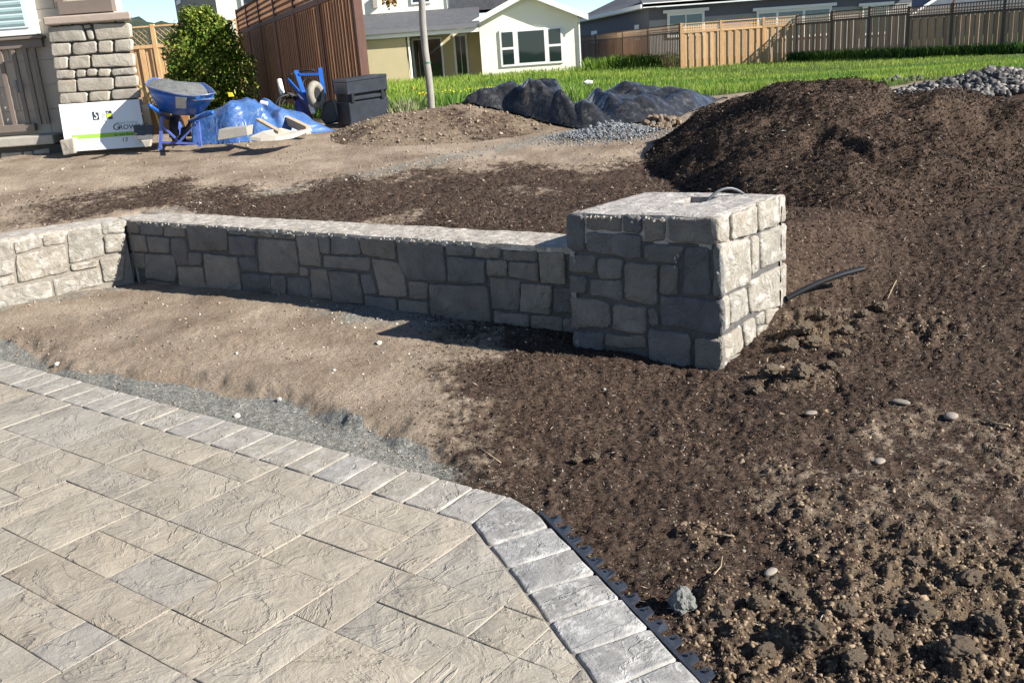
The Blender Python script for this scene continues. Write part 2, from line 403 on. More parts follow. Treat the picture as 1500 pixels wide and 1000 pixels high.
# a hewn piece: polygon in a plane (origin, ex, ey, normal), rounded rim, irregular outline
def hewn(poly, org, ex, ey, nr, back, front, rnd=.012, jit=.004, seg=.09, bulge=.004, rs=RS, rough=False):
    poly = [np.array(p, float) for p in poly]
    c = sum(poly)/len(poly); pts = []
    n = len(poly)
    for i in range(n):
        p, q, o = poly[i], poly[(i+1) % n], poly[i-1]
        e1 = q-p; L = np.linalg.norm(e1); e0 = o-p; L0 = np.linalg.norm(e0)
        if L < 1e-6 or L0 < 1e-6: continue
        r = min(rnd*1.2, L*.3, L0*.3)
        pts.append(p+e0/L0*r); pts.append(p+e1/L*r)
        k = int(L/seg)
        for j in range(1, k): pts.append(p+e1*j/k)
    pts = [p+rs.uniform(-jit, jit, 2) for p in pts]
    n = len(pts); V = []; F = []
    def ring(sc, h, jh=0):
        for p in pts:
            d = p-c; L = np.linalg.norm(d); q = c+d*max(0, (L-sc))/L
            hh = h+rs.uniform(-jh, jh)
            V.append(org+ex*q[0]+ey*q[1]+nr*hh)
    q = .0025 if rough else .0006; ring(0, back); ring(0, front-rnd*.9, .001); ring(rnd*.35, front-rnd*.3, .001); ring(rnd*.8, front, q); ring(rnd*.8+(.018 if rough else .005), front+.0004, q*1.3)
    for r in range(4):
        for k in range(n): F.append((r*n+k, r*n+(k+1) % n, (r+1)*n+(k+1) % n, (r+1)*n+k))
    V.append(org+ex*c[0]+ey*c[1]+nr*(front+bulge))
    for k in range(n): F.append((4*n+k, 4*n+(k+1) % n, 5*n))
    return V, F
def piece(name, V, F, mat, parent, smooth=True, label=None):
    V = np.array(V); o0 = V.mean(0)
    me = mesh(name, V-o0, F, mat, smooth)
    import bmesh
    bm = bmesh.new(); bm.from_mesh(me); bmesh.ops.recalc_face_normals(bm, faces=bm.faces); bm.to_mesh(me); bm.free()
    o = bpy.data.objects.new(name, me); link(o, parent, o0)
    if label: o['label'] = label
    return o

# ------------------------------------------------------------------ GROUND: one sheet to the horizon, finer near the camera
def fan_grid():
    ys = [-6., -3, -1, 0, .6, 1.0]; y = 1.25
    while y < 420:
        ys.append(y); y += .0062*y if y < 14 else .02*y
    ys = np.array(ys); nx = 760
    u = np.linspace(-1, 1, nx)
    w = np.where(ys < 1.3, 6, 1.15+.66*np.maximum(ys, 1.3)); w = np.where(ys > 14, w*1.3+(ys-14)*.6, w)
    X = u[None, :]*w[:, None]; X = X+.0; Y = np.repeat(ys[:, None], nx, 1)
    return X, Y
def grid_faces(ny, nx):
    i = np.arange(ny-1)[:, None]*nx+np.arange(nx-1)[None, :]
    return np.stack([i, i+1, i+nx+1, i+nx], -1).reshape(-1, 4)
X, Y = fan_grid(); Z = gz(X, Y)
zone = np.stack([mulch(X, Y), gravelm(X, Y), grassm(X, Y), clodm(X, Y)], -1).reshape(-1, 4)
gme = fastmesh('ground', np.stack([X, Y, Z], -1).reshape(-1, 3), grid_faces(*X.shape), M['earth'], zone, 'zone', True)
ground = bpy.data.objects.new('ground', gme); link(ground, None, (0, 0, 0)); tag(ground, kind='structure')

# ------------------------------------------------------------------ PATIO: border and field pavers, every one its own piece
patio = empty('patio', (*O2, 0)); tag(patio, kind='structure')
MBed = MB()
pp = [ab2w(a, b) for a, b in ((-.0, -.22), (7.4, -.22), (7.4, 3.4), (-2.4, 3.4), (-2.4, 1.30))]
MBed.prism([(p[0], p[1], -.09) for p in pp], (0, 0, .082)).build('bedding_sand', simple('joint_sand', (.26, .235, .2), (.15, .135, .115), 60, .95, .4), patio)
EX = np.array([*DA, 0]); EY = np.array([*DB, 0]); UP = np.array([0, 0, 1.]); OR = np.array([*O2, 0])
def paver(poly, mat, rnd=.006, jit=.0012, g=.0010, seg=.07):
    c = np.mean(poly, 0)
    q = []
    for p in poly:
        d = np.array(p)-c; q.append(c+d-np.sign(d)*g)
    dz = RS.uniform(-.0018, .0018)
    V, F = hewn(q, OR, EX, EY, UP, -.05, dz, rnd, jit, seg, .001)
    tx, ty = RS.uniform(-.003, .003, 2); cw = np.mean(V, 0)
    V = [v+UP*((v-cw)@EX*tx+(v-cw)@EY*ty) for v in V]
    return piece('paver', V, F, mat, patio)
al = [0, .163, .333, .5, .67, .837, 1.0, 1.165, 1.328, 1.505, 1.67, 1.85, 2.035, 2.205, 2.385, 2.567, 2.757, 2.94, 3.12, 3.30, 3.48, 3.66, 3.84, 4.02, 4.2, 4.38, 4.56, 4.74, 4.92, 5.1]
for i in range(len(al)-1):
    paver([(al[i], -.003), (al[i+1], -.003), (al[i+1]+.008, -.236), (al[i]+.008, -.236)], M['border'], .008, .003)
outer = [(.012, -.236), (-.129, -.196), (-.257, -.119), (-.404, -.033), (-.553, .06), (-.691, .143), (-.836, .236), (-.974, .324)]
inner = [(-.004, -.004), (-.09, .048), (-.155, .09), (-.292, .176), (-.432, .264), (-.576, .362), (-.722, .451), (-.866, .542)]
for k in range(8):
    outer.append((outer[-1][0]-.143, outer[-1][1]+.09)); inner.append((inner[-1][0]-.143, inner[-1][1]+.09))
paver([inner[0], outer[0], outer[1], outer[2], inner[2]], M['corner_border'], .009, .003)
for k in range(2, 15): paver([inner[k], outer[k], outer[k+1], inner[k+1]], M['corner_border'], .009, .003)
# field: 0.18 m module ashlar
U = .18; A0 = -.055
must_j = {1: [(4, 8), (1, 2)], 2: [(8, 11), (-3, 1)], 3: [(8, 10), (1, 4), (-4, 0)], 4: [(3, 7), (0, 1)], 5: [(3, 9)], 6: [(1, 3)], 7: [(3, 5)]}
must_i = {0: [(0, 5)], -2: [(2, 4)], -3: [(2, 4)], 1: [(0, 4)], 4: [(0, 1), (6, 7)], 3: [(4, 6)]}
hb = lambda i, j: any(a <= i < b for a, b in must_j.get(j, []))      # joint on lower j edge of cell (i,j)
vb = lambda i, j: any(a <= j < b for a, b in must_i.get(i, []))      # joint on lower i edge
used = {}; fields = []
rr = random.Random(5)
def free(i, j, w, h):
    for x in range(i, i+w):
        for y in range(j, j+h):
            if (x, y) in used or not (-9 <= x < 28 and 0 <= y < 17): return False
            if x > i and vb(x, y): return False
            if y > j and hb(x, y): return False
    return True
for j in range(17):
    for i in range(-9, 28):
        if (i, j) in used: continue
        opts = [(2, 2), (3, 2), (2, 1), (2, 3), (4, 2), (2, 2)]; rr.shuffle(opts); opts += [(2, 1), (1, 2), (1, 1)]
        for w, h in opts:
            if free(i, j, w, h):
                for x in range(i, i+w):
                    for y in range(j, j+h): used[(x, y)] = 1
                fields.append((i, j, w, h)); break
def clip(poly, nrm, c):       # keep nrm.p >= c
    out = []
    for k in range(len(poly)):
        p, q = poly[k], poly[(k+1) % len(poly)]; dp = p[0]*nrm[0]+p[1]*nrm[1]-c; dq = q[0]*nrm[0]+q[1]*nrm[1]-c
        if dp >= 0: out.append(p)
        if dp*dq < 0: t = dp/(dp-dq); out.append((p[0]+(q[0]-p[0])*t, p[1]+(q[1]-p[1])*t))
    return out
for i, j, w, h in fields:
    a0, a1 = A0+U*i, A0+U*(i+w); b0, b1 = U*j+.002*(j > 0), U*(j+h)
    b0 = max(b0, .003)
    poly = clip([(a0, b0), (a1, b0), (a1, b1), (a0, b1)], (.535, .845), .004)
    if len(poly) < 3: continue
    A = .5*abs(sum(poly[k][0]*poly[(k+1) % len(poly)][1]-poly[(k+1) % len(poly)][0]*poly[k][1] for k in range(len(poly))))
    if A < .002: continue
    if min(p[0]*0+p[1] for p in poly) > 2.9: continue
    paver(poly, M['paver'], .002, .0008, .0004)

# ------------------------------------------------------------------ paver edging: black plastic strip with nailed tabs
edg = empty('paver_edging', (*ab2w(-.5, .04), -.02))
tag(edg, 'black plastic paver edging with nailed tabs along the slanting grey patio border', 'edging')
M['plastic'] = simple('black_plastic', (.035, .042, .06), (.02, .024, .032), 30, .5, .2)
M['hole'] = simple('dark_hole', (.006, .006, .006), None, 5, 1, 0)
e0 = np.array([-.16, -.195]); ed = np.array([-.846, .533]); en = np.array([-.533, -.846])
mb = MB(); a = ab2w(*(e0+en*.0)); b_ = ab2w(*(e0+ed*2.1))
sn = ab2w(*(e0+en*.012))-ab2w(*e0)
mb.prism([(*a, -.045), (*(a+sn), -.045), (*(b_+sn), -.045), (*b_, -.045)], (0, 0, .04)).build('edge_strip', M['plastic'], edg)
for k in range(24):
    c = e0+ed*(.06+k*.0815); q = [c-ed*.03+en*.012, c+ed*.028+en*.012, c+ed*.008+en*.060, c-ed*.026+en*.063]
    P = [ab2w(*p) for p in q]
    t = MB().prism([(*p, -.024+RS.uniform(-.006, .004)) for p in P], (0, 0, .007)).build('tab', M['plastic'], edg, origin=(*P[0], -.018))
    hc = ab2w(*(c+en*.045-ed*.006)); 
    MB().tube([(*hc, -.012), (*hc, -.0085)], .0055, 8).build('nail_hole', M['hole'], t)

# ------------------------------------------------------------------ STONE WALLS
def face_frame(p0, p1, nrm):        # vertical plane through p0-p1, normal towards the viewer
    ex = np.array([*(p1-p0)[:2], 0]); ex /= np.linalg.norm(ex); return np.array([*p0[:2], 0]), ex, UP, np.array([*nrm, 0])
def hit(u, v, fr_):
    o, ex, ey, n = fr_; d = ray(u, v); t = ((o-EYE)@n)/(d@n); p = EYE+d*t; return ((p-o)@ex, p[2])
def trace(polys, frm, ox, oy, sc, mat, parent, rnd=.008, zlo=None, ztop=None, jit=.004):
    for pl in polys:
        q = [hit(ox+x/sc, oy+y/sc, frm) for x, y in pl]
        c = np.mean(q, 0)
        if ztop is not None: q = [(s, min(z, ztop)) for s, z in q]
        if zlo is not None: q = [(s, z-.1 if z < zlo else z) for s, z in q]
        q = [(s+(c[0]-s)*.0, z+(c[1]-z)*.0) for s, z in q]
        h = RS.uniform(-.006, .006)
        V, F = hewn(q, frm[0], frm[1], frm[2], frm[3], -.035, h, rnd, jit, .045, RS.uniform(-.002, .008), rough=True)
        piece('stone', V, F, mat, parent)
fW = face_frame(P0, P1, wnrm)
wallA = empty('stone_wall', (*((P0+P1)[:2]/2), 0))
tag(wallA, 'low grey stone seat wall in shade running from the square pillar to the left corner', 'stone wall')
fL = face_frame(LW0, LW1, lnrm)
wallB = empty('stone_wall', (*((LW0+LW1)[:2]/2), 0))
tag(wallB, 'short pale sunlit stone wall at the left edge behind the patio', 'stone wall')
blk = empty('stone_pillar', (*((cFL+cBR)/2), 0))
tag(blk, 'square block of tan and grey stones with an open hole in its dusty top', 'stone pillar')
# cores
def core(p, q, nrm, thk, z0, z1, mat, parent, inset=.013, name='core'):
    n = -np.asarray(nrm); a = p[:2]+n*inset; b = q[:2]+n*inset; c = q[:2]+n*thk; d = p[:2]+n*thk
    MB().prism([(*a, z0), (*b, z0), (*c, z0), (*d, z0)], (0, 0, z1-z0)).build(name, mat, parent)
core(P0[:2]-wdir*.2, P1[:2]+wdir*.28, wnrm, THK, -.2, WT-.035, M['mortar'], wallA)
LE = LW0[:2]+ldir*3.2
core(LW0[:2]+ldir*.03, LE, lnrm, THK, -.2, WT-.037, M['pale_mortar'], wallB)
fF = (np.array([*cFL, 0]), np.array([*bu, 0]), UP, np.array([*pbu, 0]))
fR = (np.array([*(cFL+bu*bwl), 0]), np.array([*bv, 0]), UP, np.array([*pbv, 0]))
fB = (np.array([*(cFL+bu*bwl+bv*bdl), 0]), np.array([*(-bu), 0]), UP, np.array([*(-pbu), 0]))
fLf = (np.array([*(cFL+bv*bdl), 0]), np.array([*(-bv), 0]), UP, np.array([*(-pbv), 0]))
i_ = .014
cc = [cFL+bu*i_+bv*i_, cFL+bu*(bwl-i_)+bv*i_, cFL+bu*(bwl-i_)+bv*(bdl-i_), cFL+bu*i_+bv*(bdl-i_)]
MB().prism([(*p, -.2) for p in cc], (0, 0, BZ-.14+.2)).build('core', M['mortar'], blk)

ZA = [[(658,118),(722,125),(722,186),(662,184)],[(728,125),(850,132),(845,198),(730,190)],[(854,135),(965,140),(962,205),(854,200)],
[(668,190),(756,195),(773,283),(685,277)],[(764,198),(880,208),(885,288),(782,283)],[(887,210),(965,215),(982,350),(925,355),(893,290)],
[(972,142),(1183,160),(1190,276),(992,270)],[(692,285),(752,289),(757,370),(700,368)],[(758,292),(908,298),(922,380),(915,440),(762,420)],
[(985,283),(1052,288),(1055,353),(985,352)],[(662,290),(688,290),(700,420),(664,410)],[(925,360),(1058,362),(1080,475),(930,460)],
[(1062,290),(1236,310),(1265,495),(1085,475)],[(1192,196),(1335,207),(1332,302),(1196,294)],[(1190,165),(1276,172),(1276,194),(1192,190)],[(1282,172),(1425,182),(1425,206),(1282,200)],
[(1242,312),(1337,310),(1350,388),(1257,382)],[(1262,392),(1412,403),(1420,500),(1270,490)],[(1344,211),(1542,223),(1560,400),(1352,388)],[(1418,404),(1486,409),(1491,506),(1424,503)],[(1430,185),(1543,192),(1543,216),(1430,209)],
[(765,430),(915,448),(925,520),(770,510)],[(1090,480),(1262,500),(1268,560),(1095,545)]]
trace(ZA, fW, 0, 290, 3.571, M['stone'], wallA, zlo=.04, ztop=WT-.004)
ZB = [[(-13,310),(58,315),(60,408),(-10,402)],[(108,108),(208,110),(233,262),(130,256)],[(215,112),(268,116),(270,202),(226,198)],
[(274,118),(403,125),(418,207),(277,203)],[(238,210),(458,220),(460,284),(237,264)],[(408,126),(580,135),(583,230),(462,212),(422,195)],
[(122,264),(164,270),(167,312),(124,308)],[(64,312),(169,320),(177,415),(66,408)],[(172,274),(252,277),(276,422),(182,418)],
[(260,280),(406,293),(428,442),(285,434)],[(413,297),(465,302),(496,392),(430,397)],[(466,224),(590,240),(625,300),(638,410),(507,402)],
[(586,142),(808,157),(826,335),(642,322),(600,260)],[(642,332),(736,342),(735,425),(650,414)],[(434,400),(585,417),(588,482),(436,458)],
[(592,420),(738,432),(740,502),(594,484)],[(822,157),(953,167),(949,212),(826,208)],[(960,170),(1086,177),(1084,222),(960,216)],
[(829,214),(1011,229),(1014,345),(836,335)],[(743,347),(1020,354),(1043,540),(751,502)],[(1016,230),(1114,233),(1117,308),(1020,305)],
[(1121,240),(1265,246),(1269,335),(1124,306)],[(1093,182),(1260,190),(1259,240),(1096,232)],[(1268,190),(1392,197),(1400,350),(1276,338)],
[(1029,314),(1177,327),(1174,475),(1046,463)],[(1183,342),(1331,352),(1324,490),(1181,480)],[(1336,360),(1445,366),(1445,490),(1332,482)],
[(1050,474),(1221,496),(1217,562),(1056,548)],[(1227,497),(1379,502),(1374,587),(1226,570)],[(1381,510),(1450,515),(1450,620),(1383,600)],
[(285,440),(430,450),(434,505),(290,492)],[(105,420),(280,430),(284,490),(108,480)]]
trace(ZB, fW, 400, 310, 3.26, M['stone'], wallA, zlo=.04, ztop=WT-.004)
ZL = [[(-60,245),(66,224),(74,394),(-60,424)],[(-50,430),(70,405),(86,448),(-50,480)],[(73,240),(217,200),(221,257),(83,297)],[(226,197),(344,182),(344,235),(231,254)],
[(83,305),(339,241),(361,384),(93,444)],[(351,180),(524,142),(549,299),(366,347)],[(369,352),(514,322),(515,358),(372,382)],[(529,137),(655,117),(655,181),(539,191)],
[(541,198),(658,184),(660,278),(556,291)],[(519,325),(655,288),(652,430),(546,440)],[(273,428),(513,366),(540,450),(290,514)],[(-60,492),(264,431),(276,514),(-40,608)]]
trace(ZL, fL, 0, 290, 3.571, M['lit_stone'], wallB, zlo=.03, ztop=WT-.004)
# the wall goes on out of the picture
s0 = hit(-60/3.571, 330, fL)[0]
zz = -.1
for hgt in (.17, .15, .16, .145):
    s = s0+.01
    while s < 3.15:
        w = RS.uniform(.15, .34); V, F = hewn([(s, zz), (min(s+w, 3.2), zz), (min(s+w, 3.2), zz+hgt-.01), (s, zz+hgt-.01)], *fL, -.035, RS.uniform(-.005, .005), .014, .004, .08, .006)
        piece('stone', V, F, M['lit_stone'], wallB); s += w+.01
    zz += hgt
BF = [[(75,82),(172,87),(175,300),(77,295)],[(180,94),(385,97),(385,192),(180,182)],[(390,97),(495,102),(493,203),(391,195)],[(181,190),(493,210),(497,350),(182,300)],
[(502,102),(635,110),(631,248),(516,250)],[(648,108),(924,114),(930,262),(652,245)],[(509,260),(738,266),(702,368),(516,358)],[(742,272),(874,276),(889,555),(721,545)],
[(895,275),(940,262),(956,572),(902,563)],[(86,318),(238,325),(237,428),(87,422)],[(246,338),(390,346),(388,462),(252,460)],[(401,364),(588,374),(580,605),(400,575)],
[(602,377),(704,380),(695,548),(600,540)],[(93,432),(189,441),(187,543),(93,535)],[(201,455),(390,466),(390,582),(201,548)],[(596,550),(952,577),(957,782),(601,715)],
[(92,552),(318,590),(320,735),(102,730)],[(326,600),(522,612),(524,768),(331,750)],[(529,617),(580,618),(590,724),(541,724)],[(108,747),(281,760),(280,850),(108,840)],
[(288,767),(524,780),(524,850),(288,840)],[(531,737),(771,762),(774,930),(540,880)],[(796,787),(955,797),(960,955),(796,935)],[(110,855),(290,862),(500,872),(520,930),(110,915)]]
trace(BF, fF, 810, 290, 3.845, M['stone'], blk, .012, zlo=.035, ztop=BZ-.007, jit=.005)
BR_ = [[(182,167),(246,150),(246,294),(186,311)],[(256,150),(388,97),(391,256),(256,291)],[(396,100),(503,57),(506,209),(399,249)],[(509,55),(545,42),(545,195),(512,206)],
[(196,313),(353,281),(359,508),(206,583)],[(361,277),(404,263),(405,445),(364,484)],[(413,255),(548,203),(548,400),(416,441)],[(202,598),(244,581),(246,744),(207,784)],
[(251,575),(339,541),(351,678),(253,741)],[(346,515),(548,408),(545,632),(358,681)],[(391,690),(439,661),(439,730),(396,744)],[(443,656),(545,638),(544,695),(443,734)],
[(211,800),(314,737),(324,863),(214,930)],[(321,730),(384,692),(391,818),(329,850)],[(396,752),(543,700),(543,760),(396,805)],[(207,935),(330,870),(395,830),(545,765),(545,800),(215,995)]]
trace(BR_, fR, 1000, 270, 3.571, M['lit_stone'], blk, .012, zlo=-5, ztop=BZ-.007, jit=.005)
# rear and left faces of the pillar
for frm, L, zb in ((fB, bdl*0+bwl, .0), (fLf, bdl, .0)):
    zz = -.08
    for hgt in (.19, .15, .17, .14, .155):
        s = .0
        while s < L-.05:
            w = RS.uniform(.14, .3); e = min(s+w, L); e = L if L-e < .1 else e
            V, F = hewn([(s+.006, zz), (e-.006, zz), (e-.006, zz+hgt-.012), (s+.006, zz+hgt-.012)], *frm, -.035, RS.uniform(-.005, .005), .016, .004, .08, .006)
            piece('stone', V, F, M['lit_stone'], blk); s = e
        zz += hgt
# dusty tops
def top_slab(o, eu, ev, Lu, Lv, z, thk, nu, nv, name, mat, parent, hole=None, amp=.006, seed=3, ragged=.008):
    eu = np.array([*eu, 0]); ev = np.array([*ev, 0]); o = np.array([*o, z]); V = []; F = []
    inh = lambda i, j: hole and hole[0] <= i < hole[1] and hole[2] <= j < hole[3]
    for j in range(nv+1):
        for i in range(nu+1):
            a, b = i/nu*Lu, j/nv*Lv; p = o+eu*a+ev*b
            n = float(fbm(a*9+seed, b*9, 4, 61)); e = float(fbm(a*25+seed, b*25+7, 3, 62))
            if j == 0: p = p-ev*ragged*(.5+e*1.5)
            if j == nv: p = p+ev*ragged*(.3+e)
            if i == 0: p = p-eu*ragged*(.3+e)
            if i == nu: p = p+eu*ragged*(.5+e)
            dz = amp*n+amp*.5*e
            if i in (0, nu) or j in (0, nv): dz -= .006
            V.append(p+UP*dz)
    for j in range(nv):
        for i in range(nu):
            if not inh(i, j): k = j*(nu+1)+i; F.append((k, k+1, k+nu+2, k+nu+1))
    n0 = len(V); rim = [j0*(nu+1)+i0 for i0, j0 in [(i, 0) for i in range(nu)]+[(nu, j) for j in range(nv)]+[(i, nv) for i in range(nu, 0, -1)]+[(0, j) for j in range(nv, 0, -1)]]
    for r in rim: V.append(V[r]-UP*thk)
    m = len(rim)
    for k in range(m): F.append((rim[k], n0+k, n0+(k+1) % m, rim[(k+1) % m]))
    if hole:
        i0, i1, j0, j1 = hole
        rim = [(i, j0) for i in range(i0, i1)]+[(i1, j) for j in range(j0, j1)]+[(i, j1) for i in range(i1, i0, -1)]+[(i0, j) for j in range(j1, j0, -1)]
        rim = [j*(nu+1)+i for i, j in rim]; n0 = len(V)
        for r in rim: V.append(np.array([V[r][0], V[r][1], z-.13]))
        m = len(rim)
        for k in range(m): F.append((rim[k], rim[(k+1) % m], n0+(k+1) % m, n0+k))
        F.append(tuple(range(n0, n0+m)))
    mb = MB(); mb.add(V, F); return mb.build(name, mat, parent)
M['pillar_cap'] = stone_mat('mortared_top', [(.33, .30, .27), (.33, .30, .27)], speck=.6, bst=1., sc=10, crack=False, whiten=.3, hi=(.45, .42, .38))
top_slab(cFL+bu*.019+bv*.019, bu, bv, bwl-.038, bdl-.038, BZ, .16, 30, 28, 'top', M['pillar_cap'], blk, hole=(14, 20, 14, 22), amp=.006)
Lw = np.linalg.norm((P1-P0)[:2])
top_slab(P0[:2]-wdir*.15-wnrm*.012, wdir, -wnrm, Lw+.15, THK+.01, WT, .035, 170, 12, 'top', M['wall_cap'], wallA, amp=.007)
top_slab(LW0[:2]-lnrm*.012, ldir, -lnrm, 3.2, THK+.01, WT-.002, .035, 110, 12, 'top', M['wall_cap'], wallB, amp=.006, seed=9)
# corner wedge between the two wall tops
n1, n2 = -wnrm, -lnrm; th = THK+.02
A_ = P1[:2]+n1*th; B_ = P1[:2]+n2*th; 
den = n1[0]*n2[1]-n1[1]*n2[0]; Cc = P1[:2]+np.array([th*(n2[1]-n1[1]), th*(n1[0]-n2[0])])/den
MB().prism([(*p, -.1) for p in (P1[:2]-n1*-.001, A_, Cc, B_)], (0, 0, WT+.1-.004)).build('corner_top', M['wall_cap'], wallA)
# splashed mortar flecks on the shaded faces, below the top edge
mb = MB()
def fleck(frm, s, z, w, h, off=.012):
    n = 7; o, ex, ey, nn = frm; c = o+ex*s+ey*z+nn*off; V = [c+nn*.003]
    for k in range(n):
        a = 2*pi*k/n; r = RS.uniform(.4, 1.1); V.append(c+ex*cos(a)*w*r+ey*sin(a)*h*r-nn*.006)
    mb.add(V, [(0, 1+k, 1+(k+1) % n) for k in range(n)])
for s in list(RS.uniform(.1, Lw-.2, 70)): fleck(fW, s, WT-.008-abs(RS.normal(0, .010)), RS.uniform(.004, .016), RS.uniform(.004, .016), .006)
mb.build('mortar_splash', M['chalk'], wallA, kind='stuff'); mb = MB()
for s in list(RS.uniform(.05, bwl-.05, 26)): fleck(fF, s, BZ-.012-abs(RS.normal(0, .01)), RS.uniform(.004, .014), RS.uniform(.004, .016), .006)
for s, z in ((.60, .545), (.605, .525), (.598, .50), (.615, .56)): fleck(fF, s, z, .006, .012, .01)
mb.build('mortar_splash', M['chalk'], blk, kind='stuff')

# conduit coming out of the pillar's hole
M['conduit'] = simple('grey_conduit', (.09, .10, .11), (.05, .055, .06), 20, .45, .1)
hp = [at_z(1000, 297, BZ-.1), at_z(1018, 293, BZ-.02), at_z(1032, 287, BZ+.012), at_z(1044, 281, BZ+.035), at_z(1052, 277, BZ+.05), at_z(1060, 275, BZ+.055), at_z(1069, 276, BZ+.045), at_z(1075, 279, BZ+.02), at_z(1079, 283, BZ-.02)]
hp = [at_z(u, v, BZ) + UP*0 for u, v in ((1003, 296), (1020, 291), (1034, 286))]
q0 = cFL+bu*bwl*.60+bv*bdl*.62; q1 = cFL+bu*bwl*.80+bv*bdl*.98
pts = []
for k in range(13):
    t = k/12; p = q0*(1-t)+q1*t; pts.append((*p, BZ-.07+.115*sin(pi*min(1, t*1.02))**.7+.0*t))
for k in range(1, 5): pts.append((*(q1+(q1-q0)/np.linalg.norm(q1-q0)*.02*k), BZ-.07-.08*k))
MB().tube(pts, .0075, 10).build('conduit', M['conduit'], None, smooth=True, label='grey flexible conduit arching out of the hole in the stone pillar top', cat='conduit')
# black drain pipe behind the pillar
g0 = G(1140, 440); e1 = at_y(1268, 393, g0[1]+.55)
pa = EYE+(G(1152, 440)-EYE)*.995
pb = EYE+(G(1266, 394)-EYE)*.955
MB().tube([pa+(pb-pa)*t+UP*.02*sin(pi*t) for t in np.linspace(0, 1, 9)], .016, 12, cap=False).build('drain_pipe', simple('black_pipe', (.02, .02, .022), (.012, .012, .013), 20, .4, .05), None, smooth=True, label='black plastic pipe sticking out behind the stone pillar over the mulch', cat='pipe')

# ------------------------------------------------------------------ loose matter on the ground
def tint_mat(name, rough=.9, trans=0.):
    m, t, b = nodes(name); a = N(t, 'ShaderNodeVertexColor', layer_name='tint'); t.links.new(a.outputs[0], b.inputs['Base Color'])
    b.inputs['Roughness'].default_value = rough; b.inputs['Specular IOR Level'].default_value = .2
    if trans:
        tr = N(t, 'ShaderNodeBsdfTranslucent'); t.links.new(a.outputs[0], tr.inputs[0]); mx = N(t, 'ShaderNodeMixShader', i_0=trans)
        t.links.new(b.outputs[0], mx.inputs[1]); t.links.new(tr.outputs[0], mx.inputs[2]); t.links.new(mx.outputs[0], t.nodes['Material Output'].inputs[0])
    return m
M['chips'] = tint_mat('mulch_chips'); M['clods'] = tint_mat('earth_clods'); M['blades'] = tint_mat('grass_blades', .6, .35); M['leafy'] = tint_mat('leaves', .45, .3)
def rand_rot(n, flat=1.):
    a = RS.uniform(0, 2*pi, n); tl = RS.normal(0, .45*flat, n); rl = RS.normal(0, .5*flat, n)
    ex = np.stack([np.cos(a)*np.cos(tl), np.sin(a)*np.cos(tl), np.sin(tl)], -1)
    s = np.stack([-np.sin(a), np.cos(a), np.zeros(n)], -1); up = np.cross(ex, s)
    ey = s*np.cos(rl)[:, None]+up*np.sin(rl)[:, None]; return ex, ey, np.cross(ex, ey)
def fan_pts(n, y0, y1, w0=.6, w1=.62, pw=1.):
    y = np.exp(RS.uniform(math.log(y0), math.log(y1), n)); x = RS.uniform(-1, 1, n)*(w0+w1*y); return x, y
def surf(x, y):
    z = gz(x, y); h = pile_h(x, y); return z+np.where(h > 0, h, 0)
def chips(name, x, y, L, W_, pal, parent=None, lift=.004, flat=1., **t):
    n = len(x); z = surf(x, y)+lift; ex, ey, ez = rand_rot(n, flat)
    P = np.stack([x, y, z], -1); L = L[:, None]; W_ = W_[:, None]
    V = np.stack([P-ex*L-ey*W_*.5, P-ey*W_+ez*W_*.3, P+ex*L+ey*W_*.3, P+ey*W_+ez*W_*.3], 1).reshape(-1, 3)
    F = np.arange(4*n).reshape(-1, 4); pal = np.array(pal); c = pal[RS.randint(0, len(pal), n)]*RS.uniform(.7, 1.25, (n, 1))
    me = fastmesh(name, V, F, M['chips'], np.repeat(c, 4, 0)); o = bpy.data.objects.new(name, me); link(o, parent, (0, 0, 0) if parent is None else WP[parent.name])
    if parent is not None: me.transform(Matrix.Translation(-Vector(WP[parent.name])))
    return tag(o, **t)
DK = [(.018, .012, .009), (.035, .023, .017), (.062, .041, .029), (.028, .019, .015), (.10, .067, .048), (.048, .032, .024), (.016, .012, .010), (.15, .105, .075)]
x, y = fan_pts(150000, 1.9, 10.5); k = RS.uniform(0, 1, len(x)) < mulch(x, y)*1.1*(pile_h(x, y) < .01)
dist = patio_dist(x, y)[0]; tb, s_, tl = wallcoord(x, y)
inw = ((tb > -.03) & (tb < THK+.02) & (s_ > -.2) & (s_ < 5)) | ((tl > -.03) & (tl < THK+.02) & (tb < .3) & (tb > -4))
inb = (((x-cFL[0])*(-pbu[0])+(y-cFL[1])*(-pbu[1])) > -.02) & (((x-cFL[0])*(-pbu[0])+(y-cFL[1])*(-pbu[1])) < bdl) & (((x-cFL[0])*bu[0]+(y-cFL[1])*bu[1]) > -.05) & (((x-cFL[0])*bu[0]+(y-cFL[1])*bu[1]) < bwl+.35)
def blocked(x, y, m=.02):
    tb, s_, tl = wallcoord(x, y)
    a = ((tb > -m) & (tb < THK+.02) & (s_ > -.2) & (s_ < 3.98)) | ((tl > -m) & (tl < THK+.02) & (tb < .3) & (tb > -4))
    q = np.stack([x-cFL[0], y-cFL[1]], -1); iv = np.linalg.inv(np.stack([bu*bwl, bv*bdl], 1)); w = q@iv.T
    b = (w[:, 0] > -m) & (w[:, 0] < 1+m) & (w[:, 1] > -m) & (w[:, 1] < 1+m)
    return a | b | (patio_dist(x, y)[0] < .02)
k &= ~blocked(x, y); x, y = x[k], y[k]; n = len(x)
sc = np.clip(y/4, .7, 1.6)
chips('mulch', x, y, RS.uniform(.004, .013, n)*sc, RS.uniform(.0012, .004, n)*sc, DK, kind='stuff', label='dark brown shredded bark mulch spread around the stone pillar', cat='mulch')
LT = [(.24, .18, .13), (.32, .26, .19), (.17, .12, .08), (.42, .38, .32), (.14, .10, .07)]
